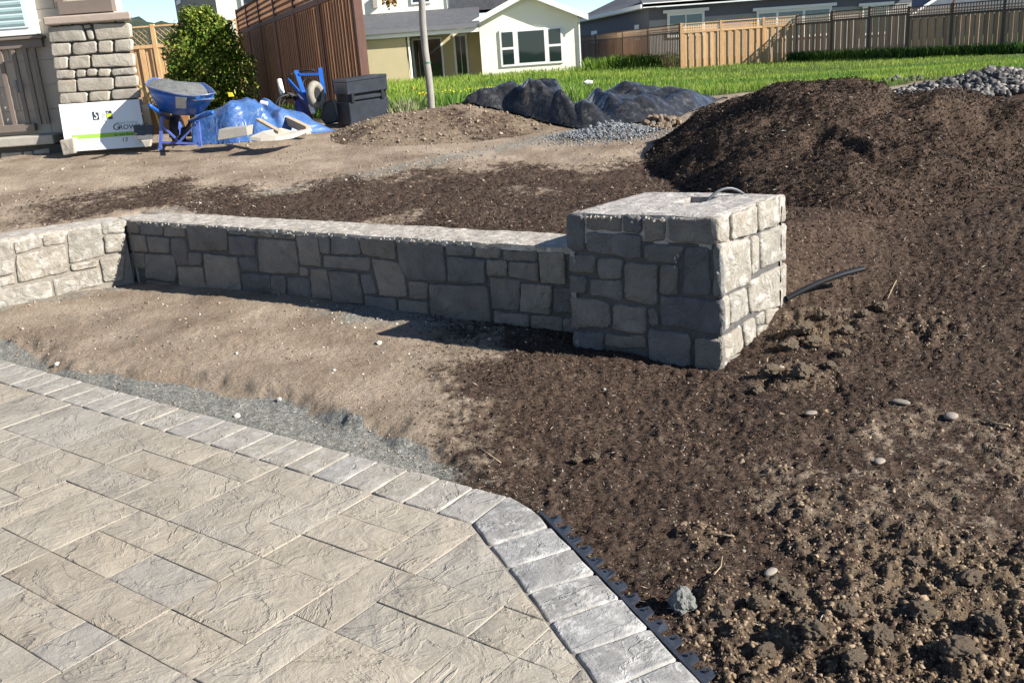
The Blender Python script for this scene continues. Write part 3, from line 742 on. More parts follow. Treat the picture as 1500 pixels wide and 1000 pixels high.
x, y = fan_pts(5200, 1.9, 10.5); k = (RS.uniform(0, 1, len(x)) < .12+.9*mulch(x, y)) & ~blocked(x, y); x, y = x[k], y[k]; n = len(x)
chips('straw', x, y, RS.uniform(.004, .022, n)*np.clip(y/4, .7, 1.4), RS.uniform(.001, .003, n)*np.clip(y/4, .7, 1.4), LT, lift=.007, flat=.6, kind='stuff', label='pale splinters and bits of straw lying on the bare soil', cat='straw')

ICO = None
def ico():
    t = (1+5**.5)/2; V = np.array([(-1, t, 0), (1, t, 0), (-1, -t, 0), (1, -t, 0), (0, -1, t), (0, 1, t), (0, -1, -t), (0, 1, -t), (t, 0, -1), (t, 0, 1), (-t, 0, -1), (-t, 0, 1)])/1.902
    F = np.array([(0, 11, 5), (0, 5, 1), (0, 1, 7), (0, 7, 10), (0, 10, 11), (1, 5, 9), (5, 11, 4), (11, 10, 2), (10, 7, 6), (7, 1, 8), (3, 9, 4), (3, 4, 2), (3, 2, 6), (3, 6, 8), (3, 8, 9), (4, 9, 5), (2, 4, 11), (6, 2, 10), (8, 6, 7), (9, 8, 1)])
    return V, F
IV, IF = ico()
OV = np.array([(1, 0, 0), (-1, 0, 0), (0, 1, 0), (0, -1, 0), (0, 0, 1), (0, 0, -1.)]); OF = np.array([(0, 2, 4), (2, 1, 4), (1, 3, 4), (3, 0, 4), (2, 0, 5), (1, 2, 5), (3, 1, 5), (0, 3, 5)])
def lumps(name, x, y, r, pal, base=(IV, IF), sink=.3, jag=.35, mat=None, smooth=False, parent=None, zf=None, **t):
    n = len(x); z = (zf or surf)(x, y)-r*sink*.6+r*.35; BV, BF_ = base; m = len(BV)
    sc = RS.uniform(.65, 1.25, (n, 1, 3))*r[:, None, None]; V = BV[None]*(1+RS.uniform(-jag, jag, (n, m, 1)))*sc
    a = RS.uniform(0, 2*pi, n); ca, sa = np.cos(a)[:, None], np.sin(a)[:, None]
    V = np.stack([V[..., 0]*ca-V[..., 1]*sa, V[..., 0]*sa+V[..., 1]*ca, V[..., 2]*.8], -1)+np.stack([x, y, z], -1)[:, None]
    F = (BF_[None]+np.arange(n)[:, None, None]*m).reshape(-1, 3); pal = np.array(pal)
    c = pal[RS.randint(0, len(pal), n)]*RS.uniform(.8, 1.2, (n, 1)); me = fastmesh(name, V.reshape(-1, 3), F, mat or M['clods'], np.repeat(c, m, 0), smooth=smooth)
    o = bpy.data.objects.new(name, me); link(o, parent, (0, 0, 0) if parent is None else WP[parent.name])
    if parent is not None: me.transform(Matrix.Translation(-Vector(WP[parent.name])))
    return tag(o, **t)
SOIL = [(.17, .12, .076), (.22, .16, .102), (.125, .088, .057), (.26, .195, .128), (.19, .138, .088), (.09, .065, .044)]
x, y = fan_pts(90000, 1.9, 6.5, .4); c = clodm(x, y); k = (RS.uniform(0, 1, len(x)) < c*.9) & ~blocked(x, y); x, y = x[k], y[k]; n = len(x)
lumps('soil_clods', x, y, 0.002+.007*RS.uniform(0, 1, n)**5+.0045*RS.uniform(0, 1, n), SOIL, sink=1.1, jag=.65, kind='stuff', label='crumbly brown soil clods turned up beside the patio corner and pillar', cat='soil clods')
DRT = [(.20, .15, .11), (.27, .21, .16), (.16, .12, .085), (.33, .27, .21)]
x, y = fan_pts(26000, 1.9, 12.5, .6); k = (RS.uniform(0, 1, len(x)) < (1-mulch(x, y)*.8)*(.25+.75*(fbm(x*2, y*2, 3, 71) > .02))) & ~blocked(x, y) & (grassm(x, y) < .3); x, y = x[k], y[k]; n = len(x)
lumps('dirt_crumbs', x, y, (.002+.006*RS.uniform(0, 1, n)**3)*np.clip(y/4, .8, 2.2), DRT, (OV, OF), kind='stuff', label='small tan dirt crumbs strewn over the bare ground', cat='dirt crumbs')
GRV = [(.11, .11, .10), (.20, .20, .18), (.26, .255, .225), (.14, .145, .13), (.40, .39, .35)]
x, y = fan_pts(60000, 2.0, 7.5, .6); k = (RS.uniform(0, 1, len(x)) < gravelm(x, y)) & (patio_dist(x, y)[0] < .8) & ~blocked(x, y); x, y = x[k], y[k]; n = len(x)
lumps('gravel', x, y, .0016+.0025*RS.uniform(0, 1, n)**2, GRV, (OV, OF), kind='stuff', label='fine grey green bedding gravel along the straight patio border', cat='gravel')
x, y = fan_pts(30000, 4.0, 9, .6); k = (RS.uniform(0, 1, len(x)) < .75*gravelm(x, y)+.05*(mulch(x, y) < .1)) & (patio_dist(x, y)[0] > .6) & ~blocked(x, y); x, y = x[k], y[k]; n = len(x)
lumps('mortar_crumbs', x, y, .002+.011*RS.uniform(0, 1, n)**4, [(.42, .40, .36), (.34, .31, .26), (.5, .47, .42), (.25, .22, .18)], sink=.8, kind='stuff', label='pale mortar crumbs and stone chips along the foot of the walls', cat='rubble')

# single stones one can point at
def rock_mesh(seed, jag=.22, flat=.7, sub=2):
    import bmesh
    bm = bmesh.new(); bmesh.ops.create_icosphere(bm, subdivisions=sub, radius=1)
    r = random.Random(seed); ax = [Vector((r.gauss(0, 1), r.gauss(0, 1), r.gauss(0, 1))).normalized() for _ in range(7)]; cut = [r.uniform(.55, .9) for _ in ax]
    for v in bm.verts:
        for a, c in zip(ax, cut):
            d = v.co.dot(a)
            if d > c: v.co -= a*(d-c)*(.95 if jag > .15 else .5)
        v.co *= 1+r.uniform(-jag, jag)*.12; v.co.z *= flat
    me = bpy.data.meshes.new('rock'); bm.to_mesh(me); bm.free(); return me
M['pebble'] = simple('pale_pebble', (.28, .245, .20), (.20, .17, .14), 30, .8, .3, rnd=.15)
M['whitestone'] = simple('white_stone', (.50, .48, .43), (.34, .32, .28), 30, .85, .3)
M['greyrock'] = simple('grey_rock', (.27, .27, .245), (.13, .13, .12), 45, .9, .6)
def clod_mesh(seed):
    import bmesh
    from mathutils import noise as mn
    bm = bmesh.new(); bmesh.ops.create_icosphere(bm, subdivisions=4, radius=1); off = Vector((seed*3.1, seed*1.7, 0))
    for v in bm.verts:
        p = v.co.copy(); d = .32*mn.noise(p*1.3+off)+.24*mn.noise(p*3+off)+.16*abs(mn.noise(p*6+off))+.10*mn.noise(p*13+off); v.co = p*(.85+d)
        v.co.z *= .8
    me = bpy.data.meshes.new('clod'); bm.to_mesh(me); bm.free(); return me
CM = [clod_mesh(k) for k in range(5)]
PM = [rock_mesh(k, .1, .55) for k in range(3)]; RM = [rock_mesh(10+k, .3, .8, 1) for k in range(6)]
def place(me, u, v, r, name, label, cat, mat, grp=None, sq=(1, 1, 1), sink=.25):
    p = G(u, v); me2 = me.copy(); me2.materials.clear(); me2.materials.append(mat)
    if mat is M['pebble']: me2.polygons.foreach_set('use_smooth', [True]*len(me2.polygons))
    o = bpy.data.objects.new(name, me2); link(o, None, (p[0], p[1], p[2]+r*(.5-sink)))
    o.scale = (r*sq[0], r*sq[1], r*sq[2]); o.rotation_euler = (0, 0, random.uniform(0, 6)); tag(o, label, cat, grp); return o
for u, v, r, lb in ((886, 573, .011, 'small white stone on dark mulch below the front face of the pillar'),
    (348, 612, .020, 'white stone in the grey gravel touching the middle of the patio border'),
    (409, 586, .016, 'small white stone in the gravel upper right of the border stone'),
    (84, 536, .022, 'cream stone at the left end of the gravel by the border'),
    (555, 505, .022, 'whitish stone at the edge of the long wall shadow'),
    (184, 412, .035, 'white stone at the inner corner where the two stone walls meet')):
    place(RM[random.randrange(6)], u, v, r, 'white_stone', lb, 'stone', M['whitestone'])
for u, v, r, q, lb in ((1320, 592, .032, (1.3, .8, .6), 'flat tan pebble in the mulch right of the pillar, upper one of the pair'),
    (1393, 612, .034, (1, .9, .8), 'rounded tan pebble farthest right in the mulch'),
    (1188, 608, .026, (1.2, .8, .6), 'oval tan pebble in the mulch just below right of the pillar corner'),
    (1288, 679, .026, (1.3, .8, .6), 'flat grey tan pebble in the middle of the right hand soil'),
    (1129, 842, .022, (1.3, .8, .8), 'pale pebble on a big soil clod near the bottom right'),
    (1089, 809, .009, (1, 1, 1), 'tiny cream pebble left of the pale pebble on the clod'),
    (1081, 722, .008, (1, 1, 1), 'tiny cream pebble in the soil above the patio corner'),
    (811, 706, .010, (1, .9, .8), 'small grey pebble just above the bend of the patio border'),
    (1143, 545, .02, (1, 1, .8), 'small buff pebble among the clods at the pillar foot')):
    place(PM[random.randrange(3)], u, v, r, 'pebble', lb, 'pebble', M['pebble'], sq=q)
place(CM[2], 1000, 892, .05, 'rock', 'fist sized grey rock in soil beside the black paver edging tabs', 'rock', M['greyrock'], sq=(.8, .8, 1.1), sink=.0)
M['clodm'] = simple('big_clod', (.27, .20, .132), (.12, .088, .058), 28, .95, .9, bd=.02)
for k, (u, v, r) in enumerate(((1172, 492, .05), (1190, 505, .045), (1155, 512, .05), (1205, 470, .04), (1235, 520, .035), (1215, 540, .03), (1130, 555, .04), (1175, 548, .05), (1110, 575, .03),
     (1290, 455, .04), (1265, 465, .03), (1240, 490, .035), (845, 682, .02), (870, 676, .022), (1140, 862, .035), (1165, 880, .028), (1110, 890, .03), (1190, 925, .035), (1240, 900, .03), (1290, 940, .035), (1350, 900, .035), (1420, 850, .035), (1450, 920, .04), (1060, 900, .02), (1340, 830, .03), (1400, 960, .04), (1250, 975, .03), (1120, 960, .028), (265, 412, .022), (182, 405, .022), (200, 402, .022), (272, 410, .02))):
    o = place(CM[k % 5], u, v, r*1.1, 'soil_clod', ('big crumbly soil clod in the turned heap at the right foot of the stone pillar' if (u > 1100 and v < 600) else 'brown soil clod lying against the foot of the shaded stone wall' if u < 300 else 'brown soil clod in the mulch a little above the patio corner' if u < 900 else 'large rough soil clod in the churned earth at the bottom right'), 'clod', M['clodm'], ('clods at the pillar foot' if (u > 1100 and v < 600) else 'clods at the shaded wall foot' if u < 300 else 'clods above the patio corner' if u < 900 else 'clods in the bottom right earth'), sq=(1.1, .9, .8))
# twigs
M['twig'] = simple('dry_twig', (.38, .29, .19), (.25, .18, .11), 20, .8, .2)
def twig(pts, r, lb):
    P = [G(u, v) for u, v in pts]; P = [np.array([p[0], p[1], p[2]+.008]) for p in P]
    MB().tube(P, r, 6).build('twig', M['twig'], None, smooth=True, label=lb, cat='twig')
twig([(700, 657), (716, 668), (734, 683)], .003, 'short straw coloured twig lying in soil left of the mulch above the border')
twig([(1042, 790), (1060, 789), (1075, 792)], .0035, 'pale flat splinter of wood in the soil right of the paver edging')
twig([(1058, 818), (1056, 835), (1046, 850)], .002, 'thin curved dry stem below the pale splinter in the soil')
twig([(1300, 440), (1310, 420), (1313, 415)], .003, 'pale upright twig in the mulch behind the turned clods')
twig([(1440, 618), (1460, 624), (1478, 630)], .005, 'thick grey brown stick in the mulch near the right edge')

# ------------------------------------------------------------------ heaps: meshes laid over the ground
def heap(name, x0, x1, y0, y1, nx, ny, hf, mat, zone=None, cname='zone', cut=.0, **t):
    xs = np.linspace(x0, x1, nx); ys = np.linspace(y0, y1, ny); X, Y = np.meshgrid(xs, ys); h = hf(X, Y); Z = gz(X, Y)+h-.004
    F = grid_faces(ny, nx); keep = (h.ravel()[F] > cut).any(1); F = F[keep]
    idx = np.unique(F); mp = np.full(X.size, -1); mp[idx] = np.arange(len(idx)); F = mp[F]
    V = np.stack([X, Y, np.maximum(Z, gz(X, Y)-.03)], -1).reshape(-1, 3)[idx]; z = None if zone is None else zone(X, Y).reshape(-1, 4)[idx]
    o0 = np.array([V[:, 0].mean(), V[:, 1].mean(), V[:, 2].min()])
    me = fastmesh(name, V-o0, F, mat, z, cname, True); o = bpy.data.objects.new(name, me); link(o, None, o0); return tag(o, **t)
pile = heap('mulch_pile', .2, 7.2, 5.0, 10.6, 420, 300, lambda x, y: pile_h(x, y)+.012*(fbm(x*30, y*30, 3, 8))*sm(0, .1, pile_h(x, y)), M['earth'],
     lambda x, y: np.stack([np.ones_like(x), x*0, x*0, x*0], -1), label='large heap of dark brown bark mulch behind the stone pillar on the right', cat='mulch pile')
x = RS.uniform(.2, 6.6, 110000); y = 5.2+4.6*RS.uniform(0, 1, len(x))**1.1; k = pile_h(x, y) > .0; x, y = x[k], y[k]; n = len(x)
chips('bark_chips', x, y, RS.uniform(.006, .02, n), RS.uniform(.002, .006, n), [tuple(q*.62 for q in c_) for c_ in DK], pile, lift=.008, flat=1.4, kind='stuff')
x = RS.uniform(.2, 6.6, 1500); y = RS.uniform(5.2, 9, len(x)); k = pile_h(x, y) > .0; x, y = x[k], y[k]; n = len(x)
chips('pale_chips', x, y, RS.uniform(.006, .024, n), RS.uniform(.003, .006, n), LT, pile, lift=.014, flat=.7, kind='stuff')
def mound_h(x, y):
    # brown spoil mound in front of the tree
    a = (x+.42)/1.05; b = (y-11.0)/.9; r2 = a*a+b*b
    h = .25*np.exp(-r2*1.2)+.09*np.exp(-((x+1.35)/.35)**2-((y-11.0)/.6)**2)-.03
    return h+sm(0, .05, h)*(.025*fbm(x*4, y*4, 3, 81)+.012*fbm(x*18, y*18, 3, 82))
mound = heap('dirt_mound', -3.2, 2.2, 9.2, 13.4, 330, 200, mound_h, M['earth'], lambda x, y: np.stack([.25+.3*(fbm(x*2, y*2, 3, 83) > .1), x*0, x*0, .5+x*0], -1),
     label='low brown spoil mound in front of the thin tree trunk', cat='dirt mound')
surf_old = surf
def surf2(x, y):
    h = mound_h(x, y); return surf_old(x, y)+np.where(h > 0, h, 0)
x = RS.uniform(-2.6, 1.6, 4200); y = RS.uniform(9.6, 12.4, 4200); k = mound_h(x, y) > .005; x, y = x[k], y[k]
lumps('dirt_crumbs', x, y, .006+.018*RS.uniform(0, 1, len(x))**4, SOIL+DRT, (OV, OF), parent=mound, zf=surf2, kind='stuff')
# crushed gravel and broken brown stone in front of the black sheet
def rubble(name, cu, cv, rx, ry, hh, n, rr_, pal_mat, label, cat, count_parts, seed, child='rock'):
    c = G(cu, cv); e = empty(name, c); tag(e, label, cat); r = random.Random(seed); shared = {}
    for k in range(count_parts):
        q = r.random()**.5; a = r.random()*2*pi; x = c[0]+cos(a)*q*rx; y = c[1]+sin(a)*q*ry
        z = float(surf2(np.array([x]), np.array([y]))[0])+hh*max(0, 1-q**1.6)*r.uniform(.5, 1.)
        m = pal_mat[r.randrange(len(pal_mat))]; i = r.randrange(6)
        if (i, m.name) not in shared: me = RM[i].copy(); me.materials.clear(); me.materials.append(m); shared[(i, m.name)] = me
        s = rr_*r.uniform(.5, 1.35)*(1.3-.5*q)
        o = bpy.data.objects.new(child, shared[(i, m.name)]); link(o, e, (x, y, z)); o.scale = (s*r.uniform(.8, 1.2), s*r.uniform(.8, 1.2), s*r.uniform(.7, 1)); o.rotation_euler = (r.uniform(0, 6), r.uniform(0, 6), r.uniform(0, 6))
    return e, c
M['bluegravel'] = simple('blue_grey_gravel', (.20, .21, .22), (.11, .115, .12), 20, .9, .3, rnd=.3)
M['brownrock'] = simple('brown_broken_stone', (.26, .19, .13), (.15, .11, .075), 14, .9, .5, rnd=.3)
M['darkrock'] = simple('dark_rubble', (.09, .085, .083), (.045, .042, .042), 10, .85, .5, rnd=.45)
M['palerock'] = simple('pale_rubble', (.24, .215, .19), (.15, .135, .12), 10, .85, .5, rnd=.3)
e, c = rubble('gravel_pile', 893, 196, .5, .32, .12, 0, .022, [M['bluegravel']], 'small heap of blue grey crushed gravel in front of the black plastic sheet', 'gravel pile', 240, 3, 'gravel_stone')
x = c[0]+RS.normal(0, .3, 2600); y = c[1]+RS.normal(-.05, .2, 2600); rr2 = np.hypot((x-c[0])/.6, (y-c[1])/.4)
lumps('fine_gravel', x, y, RS.uniform(.006, .013, 2600), [(.16, .17, .18), (.26, .27, .28), (.11, .12, .13)], (OV, OF), parent=e, zf=lambda a, b: surf2(a, b)+.10*np.clip(1-np.hypot((a-c[0])/.6, (b-c[1])/.4), 0, 1), kind='stuff')
e, c = rubble('rubble_heap', 968, 187, .26, .2, .13, 0, .036, [M['brownrock'], M['brownrock'], M['palerock']], 'heap of broken brown stone beside the gravel at the foot of the mulch heap', 'rubble heap', 95, 4)
e, c = rubble('rubble_pile', 1475, 130, 1.4, .6, .22, 0, .055, [M['darkrock'], M['darkrock'], M['darkrock'], M['palerock']], 'long pile of dark broken concrete and rock behind the mulch heap at the right edge', 'rubble pile', 260, 5)
x = c[0]+RS.uniform(-1.35, 1.35, 3000); y = c[1]+RS.uniform(-.55, .55, 3000); q_ = np.hypot((x-c[0])/1.4, (y-c[1])/.6); k = q_ < 1; x, y = x[k], y[k]
lumps('fine_rubble', x, y, RS.uniform(.015, .05, len(x)), [(.09, .085, .083), (.15, .14, .13), (.05, .048, .047), (.22, .2, .18)], parent=e, zf=lambda a, b: surf2(a, b)+.17*np.clip(1-np.hypot((a-c[0])/1.4, (b-c[1])/.6)**1.6, 0, 1), kind='stuff')
e2, c2 = rubble('rubble_pile', 1325, 118, .35, .2, .06, 0, .04, [M['palerock'], M['darkrock']], 'little scatter of pale rubble in the grass just left of the dark rubble pile', 'rubble pile', 30, 6)

# ------------------------------------------------------------------ draped sheets
def sheet(name, outline_fn, x0, x1, y0, y1, nx, ny, mat, label, cat, thick=.0):
    xs = np.linspace(x0, x1, nx); ys = np.linspace(y0, y1, ny); X, Y = np.meshgrid(xs, ys)
    h, inside = outline_fn(X, Y); Z = np.vectorize(lambda q: q)(surf2(X, Y))+h
    F = grid_faces(ny, nx); keep = inside.ravel()[F].any(1); F = F[keep]; idx = np.unique(F); mp = np.full(X.size, -1); mp[idx] = np.arange(len(idx)); F = mp[F]
    V = np.stack([X, Y, Z], -1).reshape(-1, 3)[idx]; o0 = np.array([V[:, 0].mean(), V[:, 1].mean(), V[:, 2].min()])
    me = fastmesh(name, V-o0, F, mat, smooth=True); o = bpy.data.objects.new(name, me); link(o, None, o0)
    so_ = o.modifiers.new('s', 'SOLIDIFY'); so_.thickness = .004
    return tag(o, label, cat)
def plastic(name, col, rough, col2=None):
    m, t, b = nodes(name); v = objvec(t, False)
    c = ramp(t, noise(t, v, 5, 6, .7), [(.35, col2 or tuple(c*.7 for c in col)), (.65, col)])
    c = mixc(t, mth(t, 'MULTIPLY', ramp(t, noise(t, v, 11, 6, .7), [(.52, (0, 0, 0)), (.72, (1, 1, 1))]), .25), c, (.35, .33, .3))
    t.links.new(c, b.inputs['Base Color']); b.inputs['Roughness'].default_value = rough
    w = N(t, 'ShaderNodeTexNoise', i_Scale=4., i_Detail=5, i_Roughness=.5, i_Distortion=1.8); t.links.new(v, w.inputs['Vector'])
    rd = ramp(t, w.outputs['Fac'], [(.35, (0, 0, 0)), (.5, (1, 1, 1)), (.65, (0, 0, 0))])
    p = bump(t, None, rd, .25, .025); bump(t, b, noise(t, v, 14, 3, .5), .15, .01, p); return m
M['blacksheet'] = plastic('black_polythene', (.034, .034, .036), .22, (.015, .015, .016))
M['bluetarp'] = plastic('blue_tarp', (.065, .145, .33), .35, (.03, .085, .25))
bs0 = G(722, 165)
def crease(x, y, sc, s):      # sharp-ridged folds
    n = fbm(x*sc, y*sc, 2, s); return 1-np.abs(n)*4
def blackf(x, y):
    # outline in plan: long shape from x=-.25 to 2.75, y about 10.6..12.4
    cx = np.interp(x, [-.35, .2, .9, 1.7, 2.6], [11.25, 11.3, 10.9, 11.2, 11.9]); ww = np.interp(x, [-.35, -.2, .3, 1.2, 2.0, 2.5, 2.75], [.02, .3, .55, .95, .95, .5, .02])
    e = 1-np.abs(y-cx+.1*fbm(x*3, y*3, 2, 91))/np.maximum(ww, .01)
    base = np.interp(x, [-.35, -.15, .3, .4, .72, .85, 1.3, 1.7, 2.2, 2.75], [.0, .16, .16, .36, .38, .14, .20, .25, .13, .0])
    prof = sm(0, .5, e)**.6
    h = base*prof*(1+.25*fbm(x*1.8, y*1.8, 2, 92))+prof*(.17*vlin(x*3.6, y*2.6, 93)*np.interp(x, [0, 1.1, 1.4], [1, 1, .45])+.07*vlin(x*7.5+.4*y, y*6, 94)*np.interp(x, [0, 1.1, 1.5], [1, 1, .35])+.04*crease(x*1.6+y*1.1, y*.4, 1.8, 93)+.022*crease(x*1.2-y*1.5, y*.8, 2.6, 99))
    # deep dark fold in the middle and bulge at the left end
    h = h-.14*np.exp(-((x-1.02+.25*(y-11))/.10)**2)*prof+.02
    return np.maximum(h, .006), e > 0
sheet('plastic_sheet', blackf, -.45, 2.85, 9.6, 13.2, 230, 190, M['blacksheet'], 'crumpled black plastic sheet heaped on the ground before the tall grass', 'plastic sheet')
bt = G(380, 205)
def bluef(x, y):
    cx = bt[0]; cy = np.interp(x-cx, [-.75, 0, .7], [bt[1]+.35, bt[1]+.35, bt[1]+.55])
    ww = np.interp(x-cx, [-.85, -.75, -.3, .3, .6, .82], [.02, .4, .48, .42, .22, .02])
    e = 1-np.abs(y-cy+.08*fbm(x*4, y*4, 2, 95))/np.maximum(ww, .01)
    base = np.interp(x-cx, [-.85, -.72, -.3, .05, .2, .4, .6, .82], [.02, .34, .42, .40, .28, .22, .1, .0]); prof = sm(0, .55, e)**.6
    h = base*prof+prof*(.12*vlin(x*3.4, y*2.6, 96)+.05*vlin(x*8, y*7, 98)+.02*crease(x*1.5+y*.4, y*.7, 2.0, 96))-.09*np.exp(-((x-cx-.02-.5*(cy-y))/.05)**2)*prof
    return np.maximum(h, .006), e > 0
sheet('tarp', bluef, bt[0]-.95, bt[0]+.95, bt[1]-.5, bt[1]+1.2, 170, 120, M['bluetarp'], 'blue tarp draped over a low stack right of the full wheelbarrow', 'tarp')

# ------------------------------------------------------------------ materials for the built things
M['siding'] = simple('beige_siding', (.50, .44, .36), (.46, .40, .33), 3, .8, .1, rnd=.04)
M['browntrim'] = simple('brown_trim', (.185, .145, .12), (.16, .125, .10), 6, .6, .1)
M['capstone'] = simple('pink_capstone', (.42, .33, .27), (.34, .27, .22), 9, .85, .3)
M['ledge'] = simple('concrete_ledge', (.42, .38, .32), (.34, .31, .26), 12, .85, .25)
M['white'] = simple('white_paint', (.78, .77, .74), (.73, .72, .69), 4, .5, .05)
M['cream'] = simple('cream_stucco', (.86, .82, .68), (.83, .79, .65), 2, .9, .15)
M['tan'] = simple('tan_stucco', (.50, .42, .25), (.46, .39, .23), 2, .9, .15)
M['shingle'] = simple('grey_shingles', (.10, .102, .112), (.06, .062, .07), 3, .9, .5, bsc=8, bd=.03)
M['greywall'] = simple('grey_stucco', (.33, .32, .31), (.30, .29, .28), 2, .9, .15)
M['darkwall'] = simple('dark_and_shaded_stucco', (.13, .13, .15), (.115, .115, .135), 2, .9, .15)  # also carries the painted shade of the grey house's side wall
M['wood_new'] = simple('new_cedar', (.62, .40, .20), (.44, .25, .11), 5, .8, .3, rnd=.22, stretch=(6, 6, .7))
M['wood_grey'] = simple('shaded_fence_wood', (.40, .27, .175), (.25, .16, .10), 6, .85, .3, rnd=.3, stretch=(6, 6, .7))  # darker copy of the cedar: shade of the far runs put into its colour
M['wood_red'] = simple('redwood_stain', (.30, .15, .07), (.16, .075, .035), 5, .75, .3, rnd=.2, stretch=(6, 6, .7))
M['wood_redpost'] = simple('redwood_post', (.13, .06, .042), (.085, .04, .028), 5, .75, .3, stretch=(4, 4, .6))
M['blue'] = simple('blue_enamel', (.012, .10, .40), (.01, .07, .29), 7, .3, .05)
M['bluedusty'] = simple('dusty_blue_steel', (.09, .14, .40), (.05, .08, .30), 14, .5, .1)
M['sand'] = simple('damp_grey_sand', (.17, .175, .17), (.09, .09, .09), 16, .95, .9, bd=.02)
M['rubber'] = simple('black_rubber', (.016, .016, .017), (.01, .01, .011), 10, .6, .1)
M['tyre'] = simple('dusty_tyre', (.27, .25, .20), (.16, .15, .12), 20, .8, .5)
M['box'] = simple('scuffed_black_box', (.038, .043, .055), (.02, .023, .03), 9, .45, .15)
M['boxdark'] = simple('black_recess', (.01, .01, .012), (.008, .008, .01), 9, .6, 0)
M['wood_board'] = simple('raw_board', (.46, .38, .27), (.34, .27, .18), 9, .8, .3, stretch=(6, 1, 6))
M['orangeboard'] = simple('orange_board', (.42, .22, .09), (.3, .15, .06), 6, .75, .2)
M['yellow'] = simple('yellow_plastic', (.80, .62, .02), (.7, .52, .02), 5, .4, 0)
M['hose'] = simple('yellow_hose', (.62, .50, .14), (.5, .4, .1), 5, .4, 0)
M['bark'] = simple('pale_bark', (.30, .28, .25), (.20, .185, .165), 14, .9, .5, stretch=(3, 3, .5))
M['greytrim'] = simple('grey_gutter', (.17, .17, .18), (.15, .15, .16), 5, .5, 0)
def glassm():
    m, t, b = nodes('window_glass'); b.inputs['Base Color'].default_value = (.012, .022, .024, 1); b.inputs['Roughness'].default_value = .04; b.inputs['Specular IOR Level'].default_value = .6
    return m
M['glass'] = glassm()
M['glass_teal'] = simple('reflecting_glass', (.10, .17, .19), (.07, .13, .15), 2, .08, 0)
M['label'] = simple('worn_sticker', (.5, .52, .5), (.3, .33, .33), 25, .6, 0)
M['blind'] = simple('window_blind', (.62, .70, .70), (.56, .64, .64), 2, .6, 0)

# ------------------------------------------------------------------ the house at the left edge
hy = 11.35
house = empty('house', (*at_y(60, 200, hy)[:2], .7)); tag(house, 'beige house with stone pier brown railing and window at the top left corner', 'house')
x0, _, _, _ = fr(-260, 0, 10, 10, hy); xr = at_y(163, 0, hy)[0]
MB().prism([(x0-2, hy, .3), (xr, hy, .3), (xr, hy+.3, .3), (xr-2.6, hy+.32, .3), (xr-2.6, hy+5, .3), (x0-2, hy+5, .3)], (0, 0, 4.3)).build('wall', M['siding'], house)
# siding panels with open joints
zs = np.arange(.75, 4.5, .27); 
pz = M['siding']
for r, z in enumerate(zs):
    xx = xr-.02; k = 0
    while xx > x0-.5:
        w = .62; xl = max(xx-w if (k or r % 2 == 0) else xx-w/2, x0-2)
        if at_y(0, 0, hy)[0]-.9 < xl:
            MB().box((xl+.004, hy-.014, z+.004), (xx-.002, hy-.001, z+.266)).build('siding_panel', pz, house)
        xx = xl; k += 1
X0, X1, Z0, Z1 = fr(-90, -60, 54, 50, hy-.12)
Wn = MB().box((X0, hy-.10, Z0), (X1, hy-.016, Z1)).build('window', M['white'], house)
MB().box((X0+.06, hy-.112, Z0+.075), (X1-.075, hy-.102, Z1)).build('pane', M['blind'], Wn)
for k in range(14): MB().obox(((X0+X1)/2-.02, hy-.118, Z0+.12+k*.068), ((X1-X0)/2-.09, 0, 0), (0, .004, -.012), (0, .001, .012)).build('blind_slat', simple('slat', (.35, .48, .48), None, 3, .5, 0) if k == 0 else bpy.data.materials['slat'], Wn)
X0, X1, Z0, Z1 = fr(0, 61, 66, 69, 11.3)
MB().box((X0-1.5, 11.24, Z0), (X1, 11.30, Z1)).build('top_rail', M['browntrim'], house, bevel=.006)
MB().box((X0-1.5, 11.2, Z1), (X1+.03, 11.32, Z1+.03)).build('rail_cap', M['browntrim'], house, bevel=.006)
for a, b in (((-38, 78), (-16, 186)), ((-18, 76), (4, 184)), ((2, 74), (24, 182)), ((21, 72), (44, 181)), ((40, 71), (58, 180)), ((52, 70), (71, 179))):
    X0, X1, Z0, Z1 = fr(*a, *b, 11.3); MB().box(((X0+X1)/2-.022, 11.25, Z0-.02), ((X0+X1)/2+.022, 11.28, Z1+.03)).build('baluster', M['browntrim'], house)
X0, X1, Z0, Z1 = fr(0, 184, 56, 191, 11.3)
MB().box((X0-1.5, 11.23, Z0), (X1, 11.30, Z1)).build('bottom_rail', M['browntrim'], house, bevel=.006)
X0, X1, Z0, Z1 = fr(0, 203, 79, 211, 11.0)
MB().box((X0-1.5, 11.0, Z0), (X1, 11.34, Z1)).build('ledge', M['ledge'], house, bevel=.012)
MB().box((X0-1.5, 11.1, .4), (X1+.1, 11.33, Z0-.01)).build('footing', M['mortar'], house)
fH = (np.array([0, 11.1, 0]), np.array([1., 0, 0]), UP, np.array([0, -1., 0]))
for pl in ([(-40, 220), (-2, 224), (-2, 240), (-40, 240)], [(2, 224), (33, 222), (34, 238), (3, 240)], [(35, 222), (48, 221), (49, 237), (36, 238)], [(50, 221), (73, 217), (74, 236), (51, 237)]):
    q = [hit(u, v, fH) for u, v in pl]; V, F = hewn(q, *fH, -.03, .02, .012, .004, .08, .005); piece('stone', V, F, M['house_stone'], house)
X0, X1, Z0, Z1 = fr(22, 118, 30, 136, hy-.05); MB().box((X0, hy-.09, Z0), (X1, hy-.014, Z1)).build('outlet_box', M['greytrim'], house, bevel=.01)
X0, X1, Z0, Z1 = fr(80, 3, 162, 16, hy-.2); MB().box((X0, hy-.14, Z0), (X1, hy-.016, Z1)).build('trim_board', M['browntrim'], house)
